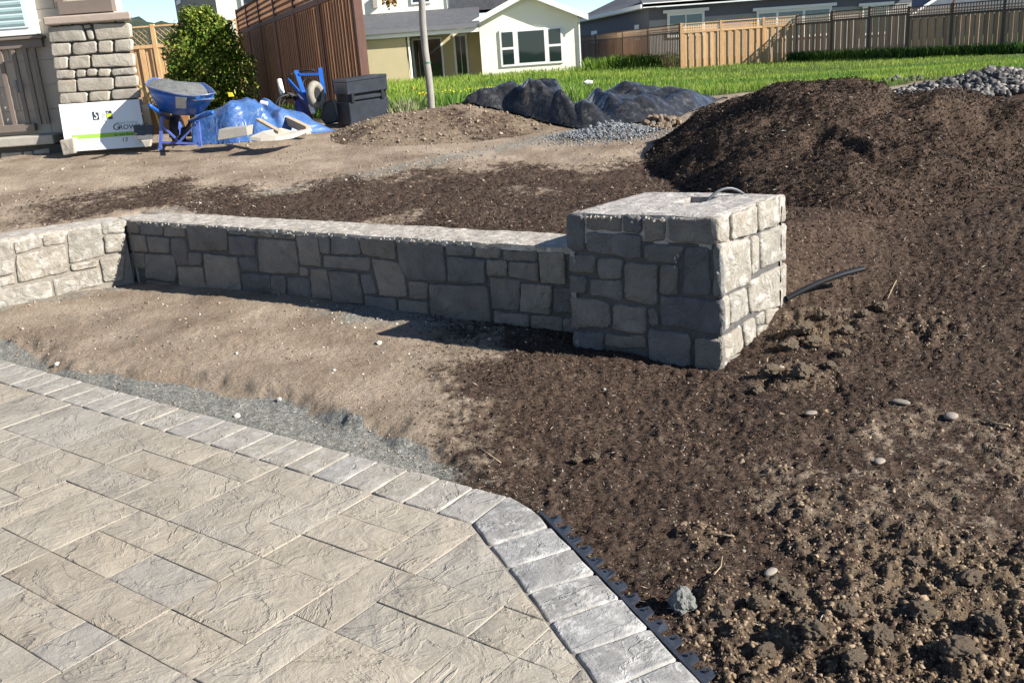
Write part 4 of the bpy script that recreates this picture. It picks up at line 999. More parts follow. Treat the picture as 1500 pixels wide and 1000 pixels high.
X0b, _, _, _ = fr(86, -8, 100, 0, hy-.2); MB().box((X0b-.1, hy-.12, Z1), (X0b, hy-.016, Z1+1)).build('trim_board', M['browntrim'], house)
# stone pier
PY = 11.0
X0, X1, Z0, Z1 = fr(68, 28, 213, 222, PY); X1 = at_y(204, 144, PY)[0]
pier = empty('stone_pier', ((X0+X1)/2, PY+.3, .75), house)
MB().prism([(X0+.02, PY+.035, .5), (X1-.02, PY+.035, .5), (X1*(PY+.34)/PY-.03, PY+.34, .5), (X0+.02, PY+.34, .5)], (0, 0, Z1-.5)).build('core', M['mortar'], pier)
X0c, X1c, Z0c, Z1c = fr(62, 22, 190, 29, PY-.04); MB().prism([(X0c, PY-.06, Z0c), (X1c+.02, PY-.06, Z0c), ((X1c+.02)*(PY+.34)/PY-.02, PY+.34, Z0c), (X0c, PY+.34, Z0c)], (0, 0, .085)).build('cap', M['capstone'], pier, bevel=.014)
fP = (np.array([0, PY, 0]), np.array([1., 0, 0]), UP, np.array([0, -1., 0]))
PS = [[(285,138),(365,132),(365,155),(285,165)],[(370,131),(432,127),(432,150),(370,155)],[(440,126),(535,122),(535,147),(442,150)],[(542,121),(700,113),(698,135),(542,145)],[(703,112),(785,107),(785,130),(703,135)],
[(288,168),(495,154),(528,250),(300,262)],[(505,154),(550,151),(550,174),(512,178)],[(522,183),(560,178),(575,240),(538,248)],[(562,148),(790,142),(800,230),(592,250)],
[(308,266),(425,262),(430,335),(315,345)],[(440,265),(585,250),(592,320),(470,338),(438,325)],[(597,252),(685,250),(690,320),(600,325)],[(697,246),(802,238),(807,312),(700,320)],
[(320,352),(408,347),(410,420),(325,426)],[(418,345),(545,340),(548,412),(420,425)],[(552,338),(815,325),(820,405),(560,412)],[(335,432),(450,428),(455,480),(340,485)],
[(462,430),(520,428),(518,470),(465,475)],[(526,425),(590,420),(588,465),(530,468)],[(598,422),(672,420),(668,470),(600,468)],[(680,422),(825,412),(828,455),(682,462)],
[(342,491),(460,487),(465,565),(350,570)],[(467,482),(690,475),(690,550),(475,558)],[(696,469),(835,460),(840,530),(698,537)],[(357,575),(530,565),(535,625),(362,638)],
[(542,562),(668,555),(665,615),(545,622)],[(676,551),(845,540),(851,600),(682,608)],[(365,645),(560,632),(570,720),(372,730)],[(570,630),(858,607),(868,690),(580,715)],[(375,738),(650,722),(660,800),(385,815)],[(660,720),(872,698),(880,780),(668,798)],[(388,822),(560,810),(570,900),(398,915)],[(570,808),(885,786),(898,880),(580,898)]]
for pl in PS:
    q = [hit(x/4.1667, y/4.1667, fP) for x, y in pl]; V, F = hewn(q, *fP, -.05, RS.uniform(-.008, .008), .014, .004, .09, .008); piece('stone', V, F, M['house_stone'], pier)
# loose block leaning on the pier and the sign
q = [at_y(u, v, 10.62) for u, v in ((86.5, 206), (107, 202), (110, 225), (92, 228))]
MB().prism(q, (0, .16, 0)).build('stone_block', M['house_stone'], None, bevel=.012, label='pale cut stone block standing against the bottom left corner of the white sign', cat='stone block')

# ------------------------------------------------------------------ the white job sign
SB = [at_y(97, 222.5, 10.66), at_y(215.5, 214.5, 10.66)]; ST = [at_y(87, 154, 10.92), at_y(202, 145, 10.92)]
sbl = np.array(SB[0]); sex = SB[1]-SB[0]; sey = ((ST[0]-SB[0])+(ST[1]-SB[1]))/2; Ls = np.linalg.norm(sex); Hs = np.linalg.norm(sey); ux = sex/Ls; uy = sey-ux*(sey@ux); uy /= np.linalg.norm(uy); un = np.cross(ux, uy)
if un[1] > 0: un = -un
sign = empty('yard_sign', sbl); tag(sign, 'white landscaping sign with green band leaning against the stone pier', 'sign')
MB().obox(sbl+sex/2+sey/2-un*.006, sex/2, sey/2, un*.006).build('panel', M['white'], sign)
def spt(s, t, o=.002): return sbl+sex*s+sey*t+un*o
def srect(name, s0, t0, s1, t1, mat, o=.0015): return MB().prism([spt(s0, t0, 0.0005), spt(s1, t0, 0.0005), spt(s1, t1, 0.0005), spt(s0, t1, 0.0005)], un*o).build(name, mat, sign)
M['green'] = simple('sign_green', (.30, .52, .06), None, 2, .6, 0); M['ink'] = simple('sign_ink', (.03, .04, .06), None, 2, .6, 0); M['lime'] = simple('sign_lime', (.55, .65, .05), None, 2, .6, 0); M['greyink'] = simple('sign_grey', (.45, .47, .48), None, 2, .6, 0); M['whiteink'] = simple('sign_white', (.8, .8, .72), None, 2, .6, 0)
srect('green_band', .10, .245, .88, .335, M['green'])
srect('logo_square', .395, .62, .475, .80, M['ink']); srect('logo_square', .565, .62, .64, .80, M['ink']); srect('logo_bar', .57, .665, .635, .735, M['lime'], .003)
rotm = Matrix([[ux[0], uy[0], un[0]], [ux[1], uy[1], un[1]], [ux[2], uy[2], un[2]]])
if rotm.determinant() < 0: pass
def text(body, s, t, size, mat, name='lettering', sx=1., o=.003):
    c = bpy.data.curves.new(name, 'FONT'); c.body = body; c.size = size; c.extrude = .0004; c.resolution_u = 3
    to = bpy.data.objects.new(name, c); bpy.context.view_layer.update()
    COL.objects.link(to); bpy.context.view_layer.update(); dg = bpy.context.evaluated_depsgraph_get(); me = bpy.data.meshes.new_from_object(to.evaluated_get(dg)); bpy.data.objects.remove(to)
    me.transform(Matrix.Diagonal((sx, 1, 1, 1))); me.transform(Matrix([list(ux)+[0], list(uy)+[0], list(un)+[0], [0, 0, 0, 1]]).transposed().to_4x4() if False else Matrix([[ux[0], uy[0], un[0], 0], [ux[1], uy[1], un[1], 0], [ux[2], uy[2], un[2], 0], [0, 0, 0, 1]]))
    me.materials.clear(); me.materials.append(mat); ob = bpy.data.objects.new(name, me); link(ob, sign, spt(s, t, o)); return ob
text('G', .615, .385, .105, M['ink']); text('ROWING', .69, .385, .078, M['ink'], sx=1.0)
text('about Living', .66, .50, .05, M['greyink']); text('S', .405, .64, .13, M['whiteink'], sx=.8, o=.005)
text('ity and Beauty', .62, .262, .045, M['ink']); text('13', .70, .13, .07, M['ink'])
# sun emblem: half disc with little rays
mb = MB(); c = spt(.515, .70); n = 9; V = [c]+[c+ux*.0+(ux*cos(a)*.8+uy*sin(a))*.045 for a in np.linspace(-pi/2, pi/2, n)]; mb.add([v+un*.001 for v in V], [(0, k, k+1) for k in range(1, n)])
for a in np.linspace(-pi/2, pi/2, 7):
    d = ux*cos(a)+uy*sin(a); mb.obox(c+d*.068, d*.012, (-ux*sin(a)+uy*cos(a))*.006, un*.0008)
mb.build('logo_sun', M['greyink'], sign)

# ------------------------------------------------------------------ full wheelbarrow
def pA(x, y, dy=0.): return at_y(195+x/8.336, 100+y/8.336, 10.5+dy)
wb = empty('wheelbarrow', pA(570, 975, .1)); tag(wb, 'blue wheelbarrow full of grey sand standing between sign and tarp', 'wheelbarrow')
rimN = [pA(152, 195, .1), pA(172, 225, -.0), pA(290, 262, -.12), pA(450, 303, -.2), pA(600, 332, -.23), pA(740, 340, -.23), pA(880, 328, -.2), pA(985, 308, -.12), pA(1003, 302, .05), pA(950, 245, .35), pA(865, 187, .6), pA(700, 180, .66), pA(480, 165, .66), pA(330, 128, .62), pA(250, 122, .55), pA(190, 150, .35)]
bot = [pA(300, 430, .15), pA(305, 470, .1), pA(330, 525, .06), pA(430, 552, .04), pA(560, 576, .04), pA(690, 578, .04), pA(800, 565, .05), pA(860, 535, .08), pA(868, 520, .15), pA(850, 520, .3), pA(800, 530, .42), pA(690, 540, .46), pA(540, 540, .46), pA(400, 520, .44), pA(340, 480, .4), pA(310, 450, .3)]
n = 16; mid = [a*.5+b*.5+(a-np.mean(rimN, 0))*.03 for a, b in zip(rimN, bot)]
inn = lambda L, f: [p+(np.mean(L, 0)-p)*f for p in L]
V = rimN+mid+bot+inn(rimN, .03)+inn(mid, .04); F = []
for r in (0, 1):
    for k in range(n): F.append((r*n+k, r*n+(k+1) % n, (r+1)*n+(k+1) % n, (r+1)*n+k))
F.append(tuple(range(2*n, 3*n)))
for k in range(n): F.append((k, (k+1) % n, 3*n+(k+1) % n, 3*n+k)); F.append((3*n+k, 3*n+(k+1) % n, 4*n+(k+1) % n, 4*n+k))
mb = MB(); mb.add(V, F); mb.build('tray', M['blue'], wb, smooth=True)
mb = MB(); mb.tube(rimN+[rimN[0], rimN[1]], .009, 6, cap=False); mb.build('rim', simple('scuffed_rim', (.25, .27, .33), (.06, .09, .25), 14, .4, .1, metal=.3), wb, smooth=True)
# sand heap inside
cen = np.mean(rimN, 0); mb = MB(); V = []; F = []; K = 7
for j in range(K+1):
    f = j/K
    for k in range(n):
        p = rimN[k]*.96+cen*.04; q = cen*f+p*(1-f); lx = (q[0]-cen[0])
        V.append(q+UP*(.0+.06*f-.06*sm(.05, .35, lx)*(1-0)+.03*sm(0, -.3, lx)*f+.02*float(fbm(q[0]*9, q[1]*9, 3, 77))))
for j in range(K):
    for k in range(n): F.append((j*n+k, j*n+(k+1) % n, (j+1)*n+(k+1) % n, (j+1)*n+k))
mb.add(V, F); mb.build('sand_load', M['sand'], wb, smooth=True)
c0, c1, c2, c3 = [pA(x, y, -.205) for x, y in ((520, 350), (652, 358), (650, 493), (526, 490))]
def ontray(x, y): # a touch in front of the tray's rear wall
    t = (y-335)/(576-335); return pA(x, y, -.262+t*.26)
MB().prism([ontray(*q) for q in ((520, 352), (652, 360), (650, 493), (526, 490))], (0, -.012, 0)).build('sticker', M['label'], wb)
for a, b, w, nm, mt in (((352, 590, 0), (335, 975, 0), .042, 'leg', 'bluedusty'), ((790, 650, 0), (822, 935, 0), .042, 'leg', 'bluedusty'),
        ((340, 905, 0), (830, 925, 0), .03, 'cross_brace', 'bluedusty'), ((345, 690, 0), (560, 895, .01), .028, 'brace', 'bluedusty'), ((760, 690, 0), (560, 905, .012), .028, 'brace', 'bluedusty'),
        ((320, 985, -.02), (350, 985, .12), .03, 'foot', 'bluedusty'), ((800, 945, -.02), (830, 945, .12), .03, 'foot', 'bluedusty'), ((480, 975, .0), (550, 880, .02), .022, 'stay', 'rubber'), ((550, 880, .02), (700, 660, .2), .03, 'stay', 'rubber')):
    MB().bar(pA(*a), pA(*b), w, w*.7).build(nm, M[mt], wb)
for a, b in (((205, 458, -.5), (420, 610, .5)), ((968, 542, -.5), (690, 650, .5))):
    MB().tube([pA(*a), pA(*b)], .021, 10).build('handle', M['blue'], wb, smooth=True)
wc = pA(545, 760, .62); mb = MB()
def torus(c, ax, R_, r, n=24, m=8, sx=1.):
    ax = np.array(ax, float); ax /= np.linalg.norm(ax); u = np.cross(ax, UP); u /= np.linalg.norm(u); w = np.cross(ax, u); V = []; F = []
    for i in range(n):
        a = 2*pi*i/n; d = u*cos(a)+w*sin(a)
        for j in range(m): b = 2*pi*j/m; V.append(c+d*(R_+r*cos(b))+ax*r*sx*sin(b))
    for i in range(n):
        for j in range(m): F.append((i*m+j, i*m+(j+1) % m, ((i+1) % n)*m+(j+1) % m, ((i+1) % n)*m+j))
    return V, F
wh = empty('wheel', wc, wb); mb.add(*torus(wc, (1, .05, 0), .15, .05)); mb.build('tyre', M['rubber'], wh, smooth=True)
MB().tube([wc-np.array([.03, 0, 0]), wc+np.array([.03, 0, 0])], .1, 16).build('rim', M['bluedusty'], wh)

# things around it
MB().prism([at_y(u, v, 10.9) for u, v in ((207, 154), (217.5, 153), (222, 184), (212, 187))], (0, .04, 0)).build('wood_post', M['wood_board'], None, label='short orange wood post end behind the sign and wheelbarrow handle', cat='wood post')
MB().prism([at_y(u, v, 11.0) for u, v in ((217, 155), (246, 152), (252, 196), (222, 198))], (0, .03, 0)).build('board', M['orangeboard'], None, label='orange brown board standing behind the left wheelbarrow leg', cat='board')
MB().prism([at_y(u, v, 11.3) for u, v in ((244, 170), (276, 168), (280, 200), (248, 202))], (0, .03, 0)).build('board', M['orangeboard'], None, label='orange brown board seen between the wheelbarrow legs', cat='board')
MB().tube([at_y(u, v, y) for u, v, y in ((201, 125, 11.1), (206, 128, 11.05), (213, 135, 11.0), (219, 145, 10.95), (223, 156, 10.93), (229, 168, 10.93), (233, 182, 10.93), (237, 196, 10.93))], .012, 8).build('hose', M['hose'], None, smooth=True, label='yellow hose hanging down beside the stone pier behind the wheelbarrow', cat='hose')
MB().prism([at_y(u, v, y) for u, v, y in ((194, 184, 10.6), (225, 183.5, 10.6), (222, 206, 10.45), (205, 209, 10.45), (199, 203, 10.45))], (0, .05, 0)).build('paving_slab', simple('dark_slab', (.085, .09, .095), (.06, .063, .067), 20, .9, .2), None, bevel=.006, label='dark grey slab leaning on the bottom right corner of the white sign', cat='slab')
MB().prism([at_y(u, v, 10.38) for u, v in ((206, 206), (221, 205), (219.5, 215), (212, 216))], (0, .06, 0)).build('stone_block', M['ledge'], None, bevel=.008, label='small whitish block on the ground below the dark grey slab', cat='stone block')
# boards and odds by the tarp
MB().prism([at_y(u, v, 10.25) for u, v in ((320, 190), (361, 185.5), (363, 199), (318, 206))], (0, .3, .0)).build('concrete_block', simple('grey_slab', (.33, .31, .27), (.26, .24, .21), 9, .9, .2), None, bevel=.006, label='flat grey concrete slab on edge in front of the blue tarp', cat='slab')
bA = at_y(378, 175, 10.6); bB = at_y(411, 194, 10.1)
MB().bar(bA, bB, .05, .025).build('plank', M['wood_board'], None, label='pale wood plank sloping down across the front of the blue tarp', cat='plank')
MB().bar(at_y(416, 174, 11.2), at_y(452, 191, 10.7), .06, .09).build('plank', M['wood_board'], None, label='thick pale plank lying between the blue tarp and leaning wheelbarrow', cat='plank')
mb = MB(); c = at_y(395, 203, 10.05); P_ = [at_y(u, v, y) for u, v, y in ((366, 205, 10.0), (384, 197, 10.1), (412, 192, 10.2), (430, 197, 10.2), (456, 192, 10.3), (428, 203, 10.05), (404, 206, 9.95), (382, 207, 9.95))]
mb.prism(P_, (0, .02, .03)).build('tarp_flap', M['ledge'], None, label='loose grey edge of sheeting lying along the bottom of the blue tarp', cat='sheet')
MB().prism([at_y(u, v, 10.9) for u, v in ((334, 135.5), (339, 136), (342, 141.5), (335, 142))], (0, .03, 0)).build('plastic_tab', M['yellow'], None, label='small bright yellow plastic tab sticking up behind the blue tarp', cat='tab')
MB().tube([at_y(382, 150, 11.2), at_y(392, 152, 11.2)], .022, 8).build('pipe_end', M['white'], None, label='short white pipe end lying behind the top of the blue tarp', cat='pipe')

# ------------------------------------------------------------------ leaning wheelbarrow, coil, tube, bin, tool chest
def pB(x, y, dy=0.): return at_y(400+x/7.895, 90+y/7.895, 12.2+dy)
w2 = empty('wheelbarrow', pB(380, 750)); tag(w2, 'empty blue wheelbarrow stood on end against the brown fence', 'wheelbarrow')
ol = [(250, 450, .1), (262, 375, .2), (300, 375, .2), (352, 420, .2), (420, 500, .15), (462, 620, .05), (455, 710, 0), (420, 755, 0), (370, 745, 0), (300, 680, 0), (258, 560, .05)]
V = [pB(*q) for q in ol]; c = np.mean(V, 0); inn_ = [c+(v-c)*.6+np.array([.0, -.20, 0]) for v in V]; n = len(V)
mb = MB(); mb.add(V+inn_, [(k, (k+1) % n, n+(k+1) % n, n+k) for k in range(n)]+[tuple(range(n, 2*n))]); o = mb.build('tray', simple('muddy_blue', (.03, .05, .27), (.11, .095, .12), 4, .5, .1), w2, smooth=True)
sm_ = o.modifiers.new('s', 'SOLIDIFY'); sm_.thickness = .006
for a, b, w in (((265, 112, .25), (385, 450, .0), .05), ((545, 80, .25), (595, 440, .1), .05), ((300, 152, .2), (530, 148, .2), .025), ((170, 208, -.05), (432, 500, -.15), .03)):
    MB().bar(pB(*a), pB(*b), w, .03).build('frame_bar', M['blue'], w2)
MB().bar(pB(432, 500, -.15), pB(468, 600, -.2), .045, .035).build('grip', M['white'], w2)
MB().tube([pB(*q) for q in ((250, 400, .1), (200, 290, .2), (190, 200, .25), (215, 145, .3), (270, 120, .3), (380, 102, .3), (470, 100, .3), (485, 130, .3))], .011, 6).build('loop', M['rubber'], w2, smooth=True)
MB().tube([pB(*q) for q in ((330, 330, .1), (350, 230, .2), (400, 195, .2), (460, 220, .2), (500, 300, .1))], .012, 6).build('loop', M['rubber'], w2, smooth=True)
wc = pB(495, 390, -.1); MBt = MB(); MBt.add(*torus(wc, (.93, -.36, .05), .125, .048)); wh = empty('wheel', wc, w2); MBt.build('tyre', M['tyre'], wh, smooth=True)
MB().tube([wc-np.array([.03, -.01, 0]), wc+np.array([.03, -.01, 0])], .085, 14).build('rim', M['rubber'], wh)
MB().prism([pB(*q) for q in ((590, 475, 0), (690, 445, 0), (765, 700, 0), (605, 742, 0), (545, 650, 0), (560, 540, 0))], (0, .25, 0)).build('bucket', simple('black_bucket', (.03, .032, .036), (.02, .02, .022), 8, .45, .1), None, bevel=.02, label='black plastic bin lying between the leaning wheelbarrow and the tool chest', cat='bin')
MB().tube([at_y(409, 117, 12.3), at_y(414.5, 141, 12.2)], .03, 10).build('tube', M['white'], None, smooth=True, label='white plastic tube standing against the brown fence beside the coil', cat='tube')
mb = MB(); c = at_y(424, 157, 12.2)
for k in range(7): mb.add(*torus(c+np.array([RS.uniform(-.03, .03), RS.uniform(-.06, .06), RS.uniform(-.03, .03)]), (.5+RS.uniform(-.2, .2), -.8, RS.uniform(-.3, .3)), .16+RS.uniform(-.03, .02), .013, 22, 6))
mb.build('tubing_coil', M['rubber'], None, smooth=True, label='coil of black tubing leaning on the fence beside the white tube', cat='coil')
CY = 11.75
def pC(x, y, dy=0.): return at_y(400+x/7.895, 90+y/7.895, CY+dy)
chest = empty('tool_chest', pC(905, 745)); tag(chest, 'scuffed black tool chest with handle bar beside the fence end', 'tool chest')
fl, frr, br, bl_ = pC(840, 190), pC(1305, 142, .12), pC(1362, 655, .12), pC(905, 745)
ex = ((frr-fl)+(br-bl_))/2; ez = ((fl-bl_)+(frr-br))/2; back = pC(695, 192, .42)-fl; back[2] = 0
O_ = bl_
def cb(name, s0, s1, t0, t1, d0, d1, mat, par=None, bev=.008):
    P = [O_+ex*s+ez*t+back*d0 for s, t in ((s0, t0), (s1, t0), (s1, t1), (s0, t1))]
    return MB().prism(P, back*(d1-d0)).build(name, mat, par or chest, bevel=bev)
cb('body', 0, 1, .0, .50, 0, 1, M['box']); cb('recess', .02, .98, .495, .67, .06, .98, M['boxdark'], bev=0); cb('lid', -.01, 1.01, .665, .93, -.01, 1.01, M['box']); cb('lid_top', -.015, 1.015, .93, 1.0, -.015, 1.015, M['box'])
hb_ = cb('handle', .12, .86, .53, .61, -.02, .03, M['box'])
for s in (.08, .82): cb('latch', s, s+.07, .49, .69, -.035, .03, M['boxdark'], bev=.003)
cb('plinth', -.012, 1.012, .0, .07, -.012, 1.012, M['box'])
MB().prism([at_y(u, v, 11.45) for u, v in ((508, 186.5), (572, 176), (574, 179.5), (516, 187.5))], (0, .06, .0)).build('board', M['ledge'], None, label='flat pale board lying on the ground under the front of the tool chest', cat='board')

# ------------------------------------------------------------------ fences
def boxm(name, sx, sy, sz, mat):
    return mesh(name, *(lambda m: (m.V, m.F))(MB().box((-sx/2, -sy/2, 0), (sx/2, sy/2, sz))), mat)
def fence(label, posts, ztops, zb, lat, mats, pw, side=-1, gap=.02, boards='bob', group=None, lat_style='square', ln=None):
    p0 = np.array(posts[0]); root = empty('fence', (*p0, zb)); tag(root, label, 'fence', group)
    pm, km, lm = mats; cache = {}
    for i in range(len(posts)-1):
        a, b = np.array(posts[i]), np.array(posts[i+1]); d = b-a; L = np.linalg.norm(d); d /= L; nn = np.array([d[1], -d[0]]); 
        if nn@(-a) < 0: nn = -nn
        rz = math.atan2(d[1], d[0]); zt = ztops[i]; zr = zt-lat
        def place_(name, me, s, off, z):
            o = bpy.data.objects.new(name, me); link(o, root, (*(a+d*s+nn*off), z)); o.rotation_euler = (0, 0, rz); return o
        def cm(key, *s):
            if key not in cache: cache[key] = boxm(key[0], *s)
            return cache[key]
        place_('post', cm(('post', round(zt-zb, 3), i), .11, .11, zt-zb+.04, lm), 0, .02, zb)
        n = max(1, int(round(L/(pw+gap)))); st = L/n; ph = zr-zb
        me = boxm('picket', pw, .022, ph, pm)
        for k in range(n):
            off = .04 if (boards == 'bob' and k % 2 == 0) else 0.
            place_('picket', me, st*(k+.5), off+RS.uniform(0, .006), zb+(RS.uniform(-.01, .0)))
        place_('rail', cm(('rail', round(L, 3), 1), L, .05, .09, lm), L/2, .045, zr-.01)
        place_('top_rail', cm(('toprail', round(L, 3), 2), L, .09, .04, lm), L/2, .02, zt-.03)
        # lattice: crossed laths joined into one panel
        mb = MB(); h = lat-.1; z0 = .08
        if lat_style == 'square':
            stp = ln or .11
            for k in range(int(L/stp)): mb.box((k*stp, -.006, z0), (k*stp+.05, .003, z0+h))
            for k in range(max(2, int(h/stp))): mb.box((0, -.014, z0+k*stp+.03), (L, -.007, z0+k*stp+.08))
        else:
            stp = ln or .13; n = int((L+h)/stp)
            for k in range(n+1):
                for sg in (1, -1):
                    xa = k*stp-h if sg > 0 else k*stp; xb = xa+h*sg; za, zb2 = 0., h
                    lo, hi = 0., 1.
                    for q0, q1 in ((xa, xb),):
                        if q1 != q0:
                            t0, t1 = (0-q0)/(q1-q0), (L-q0)/(q1-q0); t0, t1 = min(t0, t1), max(t0, t1); lo, hi = max(lo, t0), min(hi, t1)
                    if hi-lo < .03: continue
                    y = .0 if sg > 0 else -.009
                    mb.bar((xa+(xb-xa)*lo, y, z0+h*lo), (xa+(xb-xa)*hi, y, z0+h*hi), .008, .032, up=(0, 1, 0))
        me = mesh('lattice_panel', mb.V, mb.F, km); o = bpy.data.objects.new('lattice_panel', me); link(o, root, (*(a+nn*.02), zr)); o.rotation_euler = (0, 0, rz)
    a = np.array(posts[-1]); o = bpy.data.objects.new('post', boxm('post', .11, .11, ztops[-1]-zb+.04, lm)); link(o, root, (*a, zb))
    return root
def px(u, v, Yv): return at_y(u, v, Yv)[:2]
wn = (M['wood_new'], M['wood_new'], M['wood_new']); wg = (M['wood_grey'], M['wood_grey'], simple('dark_fence_post', (.10, .075, .058), None, 6, .85, .2)); wr = (M['wood_red'], M['wood_red'], M['wood_redpost'])
# tall brown fence running away on the left
A_ = px(531, 60, 13.0); B_ = px(352, 45, 27.45); np_ = 6
near = [A_+(B_-A_)*t for t in np.linspace(0, 1, np_+1)]
fence('tall dark redwood fence with lattice top running back from the black tool chest', near, [3.06]*np_, .45, .62, wr, .085, gap=.025)
MB  # near end post is heavier
fence('sunlit golden cedar fence with diagonal lattice top behind the round bush', [(B_[0]-.1-2.35*k, 27.7) for k in range(5)], [2.85]*4, .2, .57, wn, .14, lat_style='diag', ln=.16)
# far fences
pL = [px(u, 60, y) for u, y in ((997, 46.1), (950, 53), (913, 60.5), (873, 69), (845, 76), (820, 84))]
fence('shaded brown fence run receding behind the cream gabled house', pL, [2.12, 2.1, 2.08, 2.06, 2.04], .0, .42, (simple('red_brown_pickets', (.26, .15, .09), (.17, .095, .055), 6, .85, .2, rnd=.2), M['wood_grey'], wg[2]), .15)
pM = [px(u, 60, 46) for u in (998, 1056, 1118, 1166)]
fence('bright sunlit cedar fence run with lattice in the middle of the far yard', pM, [2.12]*3, .0, .42, wn, .15)
Yr = 1/np.linspace(1/46., 1/36., 7); ur = [1167, 1219, 1273, 1330, 1393, 1468, 1560]
pR = [px(u, 60, y) for u, y in zip(ur, Yr)]
fence('long grey brown fence run in shade at the upper right', pR, [2.12, 2.16, 2.2, 2.07, 2.07, 2.07], .0, .42, wg, .15)
MB().box((*px(1398, 0, 50)-.05, 1.), (*px(1398, 0, 50)+.05, 3.6)).build('vent_post', M['wood_redpost'], None, label='thin brown post rising above the right hand fence', cat='post')

# ------------------------------------------------------------------ cream gabled house
hg = 56.; gh = empty('house', (*at_y(775, 100, hg)[:2], 0)); tag(gh, 'cream gabled house with dark grey roof and three part window beyond the grass', 'house')
def P3(u, v, y): return at_y(u, v, y)
xl, xrr = P3(704, 70, hg)[0], P3(848, 70, hg)[0]; zel = P3(704, 30, hg)[2]; zer = P3(848, 23, hg)[2]; ze = (zel+zer)/2; xa = (xl+xrr)/2; za = ze+(P3(781, -8, hg)[2]-ze)
MB().prism([(xl, hg, -.1), (xrr, hg, -.1), (xrr, hg, ze), (xa, hg, za), (xl, hg, ze)], (0, 8, 0)).build('wall', M['cream'], gh)
sl_ = (za-ze)/(xrr-xa); ov = .55
for sg in (-1, 1):
    xe = xa+sg*(xrr-xa+ov); zE = ze-ov*sl_
    MB().prism([(xa, hg-.5, za+.06), (xe, hg-.5, zE+.06), (xe, hg-.5, zE+.2), (xa, hg-.5, za+.2)], (0, 9, 0)).build('roof', M['shingle'], gh)
    MB().prism([(xa, hg-.56, za-.1), (xe, hg-.56, zE-.1), (xe, hg-.56, zE+.21), (xa, hg-.56, za+.21)], (0, .05, 0)).build('fascia', M['white'], gh)
    MB().prism([(xa, hg-.5, za+.0), (xe, hg-.5, zE+.0), (xe, hg-.5, zE+.05), (xa, hg-.5, za+.05)], (0, .5, 0)).build('soffit', M['cream'], gh)
MB().box((xrr+.02, hg-.1, -.1), (xrr+.1, hg-.02, ze-.2)).build('downspout', M['white'], gh)
def window(par, u0, v0, u1, v1, Yw, fw=.1, bars=(), glass='glass', proud=.06, panes=None):
    X0, X1, Z0, Z1 = fr(u0, v0, u1, v1, Yw)
    w = MB().box((X0, Yw-proud, Z0), (X1, Yw-.005, Z1)).build('window', M['white'], par)
    for (a, b, c, d) in (panes or [(0, 1, 0, 1)]):
        xa_, xb_ = X0+fw+(X1-X0-2*fw)*a, X0+fw+(X1-X0-2*fw)*b; z_a, z_b = Z0+fw+(Z1-Z0-2*fw)*c, Z0+fw+(Z1-Z0-2*fw)*d
        MB().box((xa_, Yw-proud-.012, z_a), (xb_, Yw-proud-.002, z_b)).build('pane', M[glass], w)
    return w
window(gh, 731, 45, 826, 92, hg, .12, panes=[(0, .19, 0, .46), (0, .19, .54, 1), (.28, .72, 0.02, .99), (.8, 1, 0, .46), (.8, 1, .54, 1)], proud=.08)
# porch and taller part
xw0 = P3(520, 60, 58)[0]-2.5
MB().box((xw0, 58.5, -.1), (xl, 62, 3.0)).build('porch_wall', M['tan'], gh)
MB().box((xw0-1, 55.2, 0), (P3(594, 60, 55.2)[0], 58.5, 2.75)).build('side_wall', M['tan'], gh)
X0, X1, Z0, Z1 = fr(596, 48, 605, 118, 55.3); MB().box((X0, 55.2, 0), (X1, 55.5, 2.8)).build('column', M['cream'], gh)
zg0 = P3(600, 46, 54.8)[2]; 
MB().box((xw0-1, 54.7, zg0-.05), (xl-.1, 54.85, zg0+.18)).build('gutter', M['greytrim'], gh)
MB().box((xw0-1, 54.9, zg0-.28), (xl-.02, 55.1, zg0-.06)).build('beam', M['white'], gh)
zt = P3(600, 17, 58.5)[2]
MB().prism([(xw0-1, 54.75, zg0+.12), (xw0-1, 58.5, zt), (xw0-1, 58.5, zt-.15), (xw0-1, 54.75, zg0-.0)], (xl-xw0+1.05, 0, 0)).build('porch_roof', M['shingle'], gh)
xu = P3(658, 10, 58.6)[0]
MB().box((xw0-1, 58.52, 2.9), (xu, 64, 7.5)).build('upper_wall', M['cream'], gh)
MB().prism([(xu+.02, 58.4, zt-.2), (xa, 58.4, zt-.2), (xa, 58.4, za+.15), (xu+.02, 58.4, za+2.)], (0, 5, 0)).build('roof', M['shingle'], gh)
MB().box((xu-.12, 58.44, zt), (xu+.03, 58.51, 7.5)).build('corner_trim', M['white'], gh)
window(gh, 600, -20, 632, 5, 58.5, .12); 
X0, X1, Z0, Z1 = fr(546, -4, 554, 12, 58.5); MB().box((X0, 58.3, Z0), (X1, 58.5, Z1)).build('vent_box', M['ledge'], gh)
def door(u0, v0, u1, v1, Yw, panes):
    X0, X1, Z0, Z1 = fr(u0, v0, u1, v1, Yw); w = MB().box((X0, Yw-.06, 0), (X1, Yw-.005, Z1)).build('sliding_door', M['white'], gh)
    for a, b in panes: MB().box((X0+.12+(X1-X0-.24)*a, Yw-.075, .1), (X0+.12+(X1-X0-.24)*b, Yw-.062, Z1-.12)).build('pane', M['glass'], w)
door(602, 57, 652, 108, 58.5, [(0, .48), (.52, 1)]); door(663, 51, 688, 108, 58.5, [(0, .47), (.53, 1)])

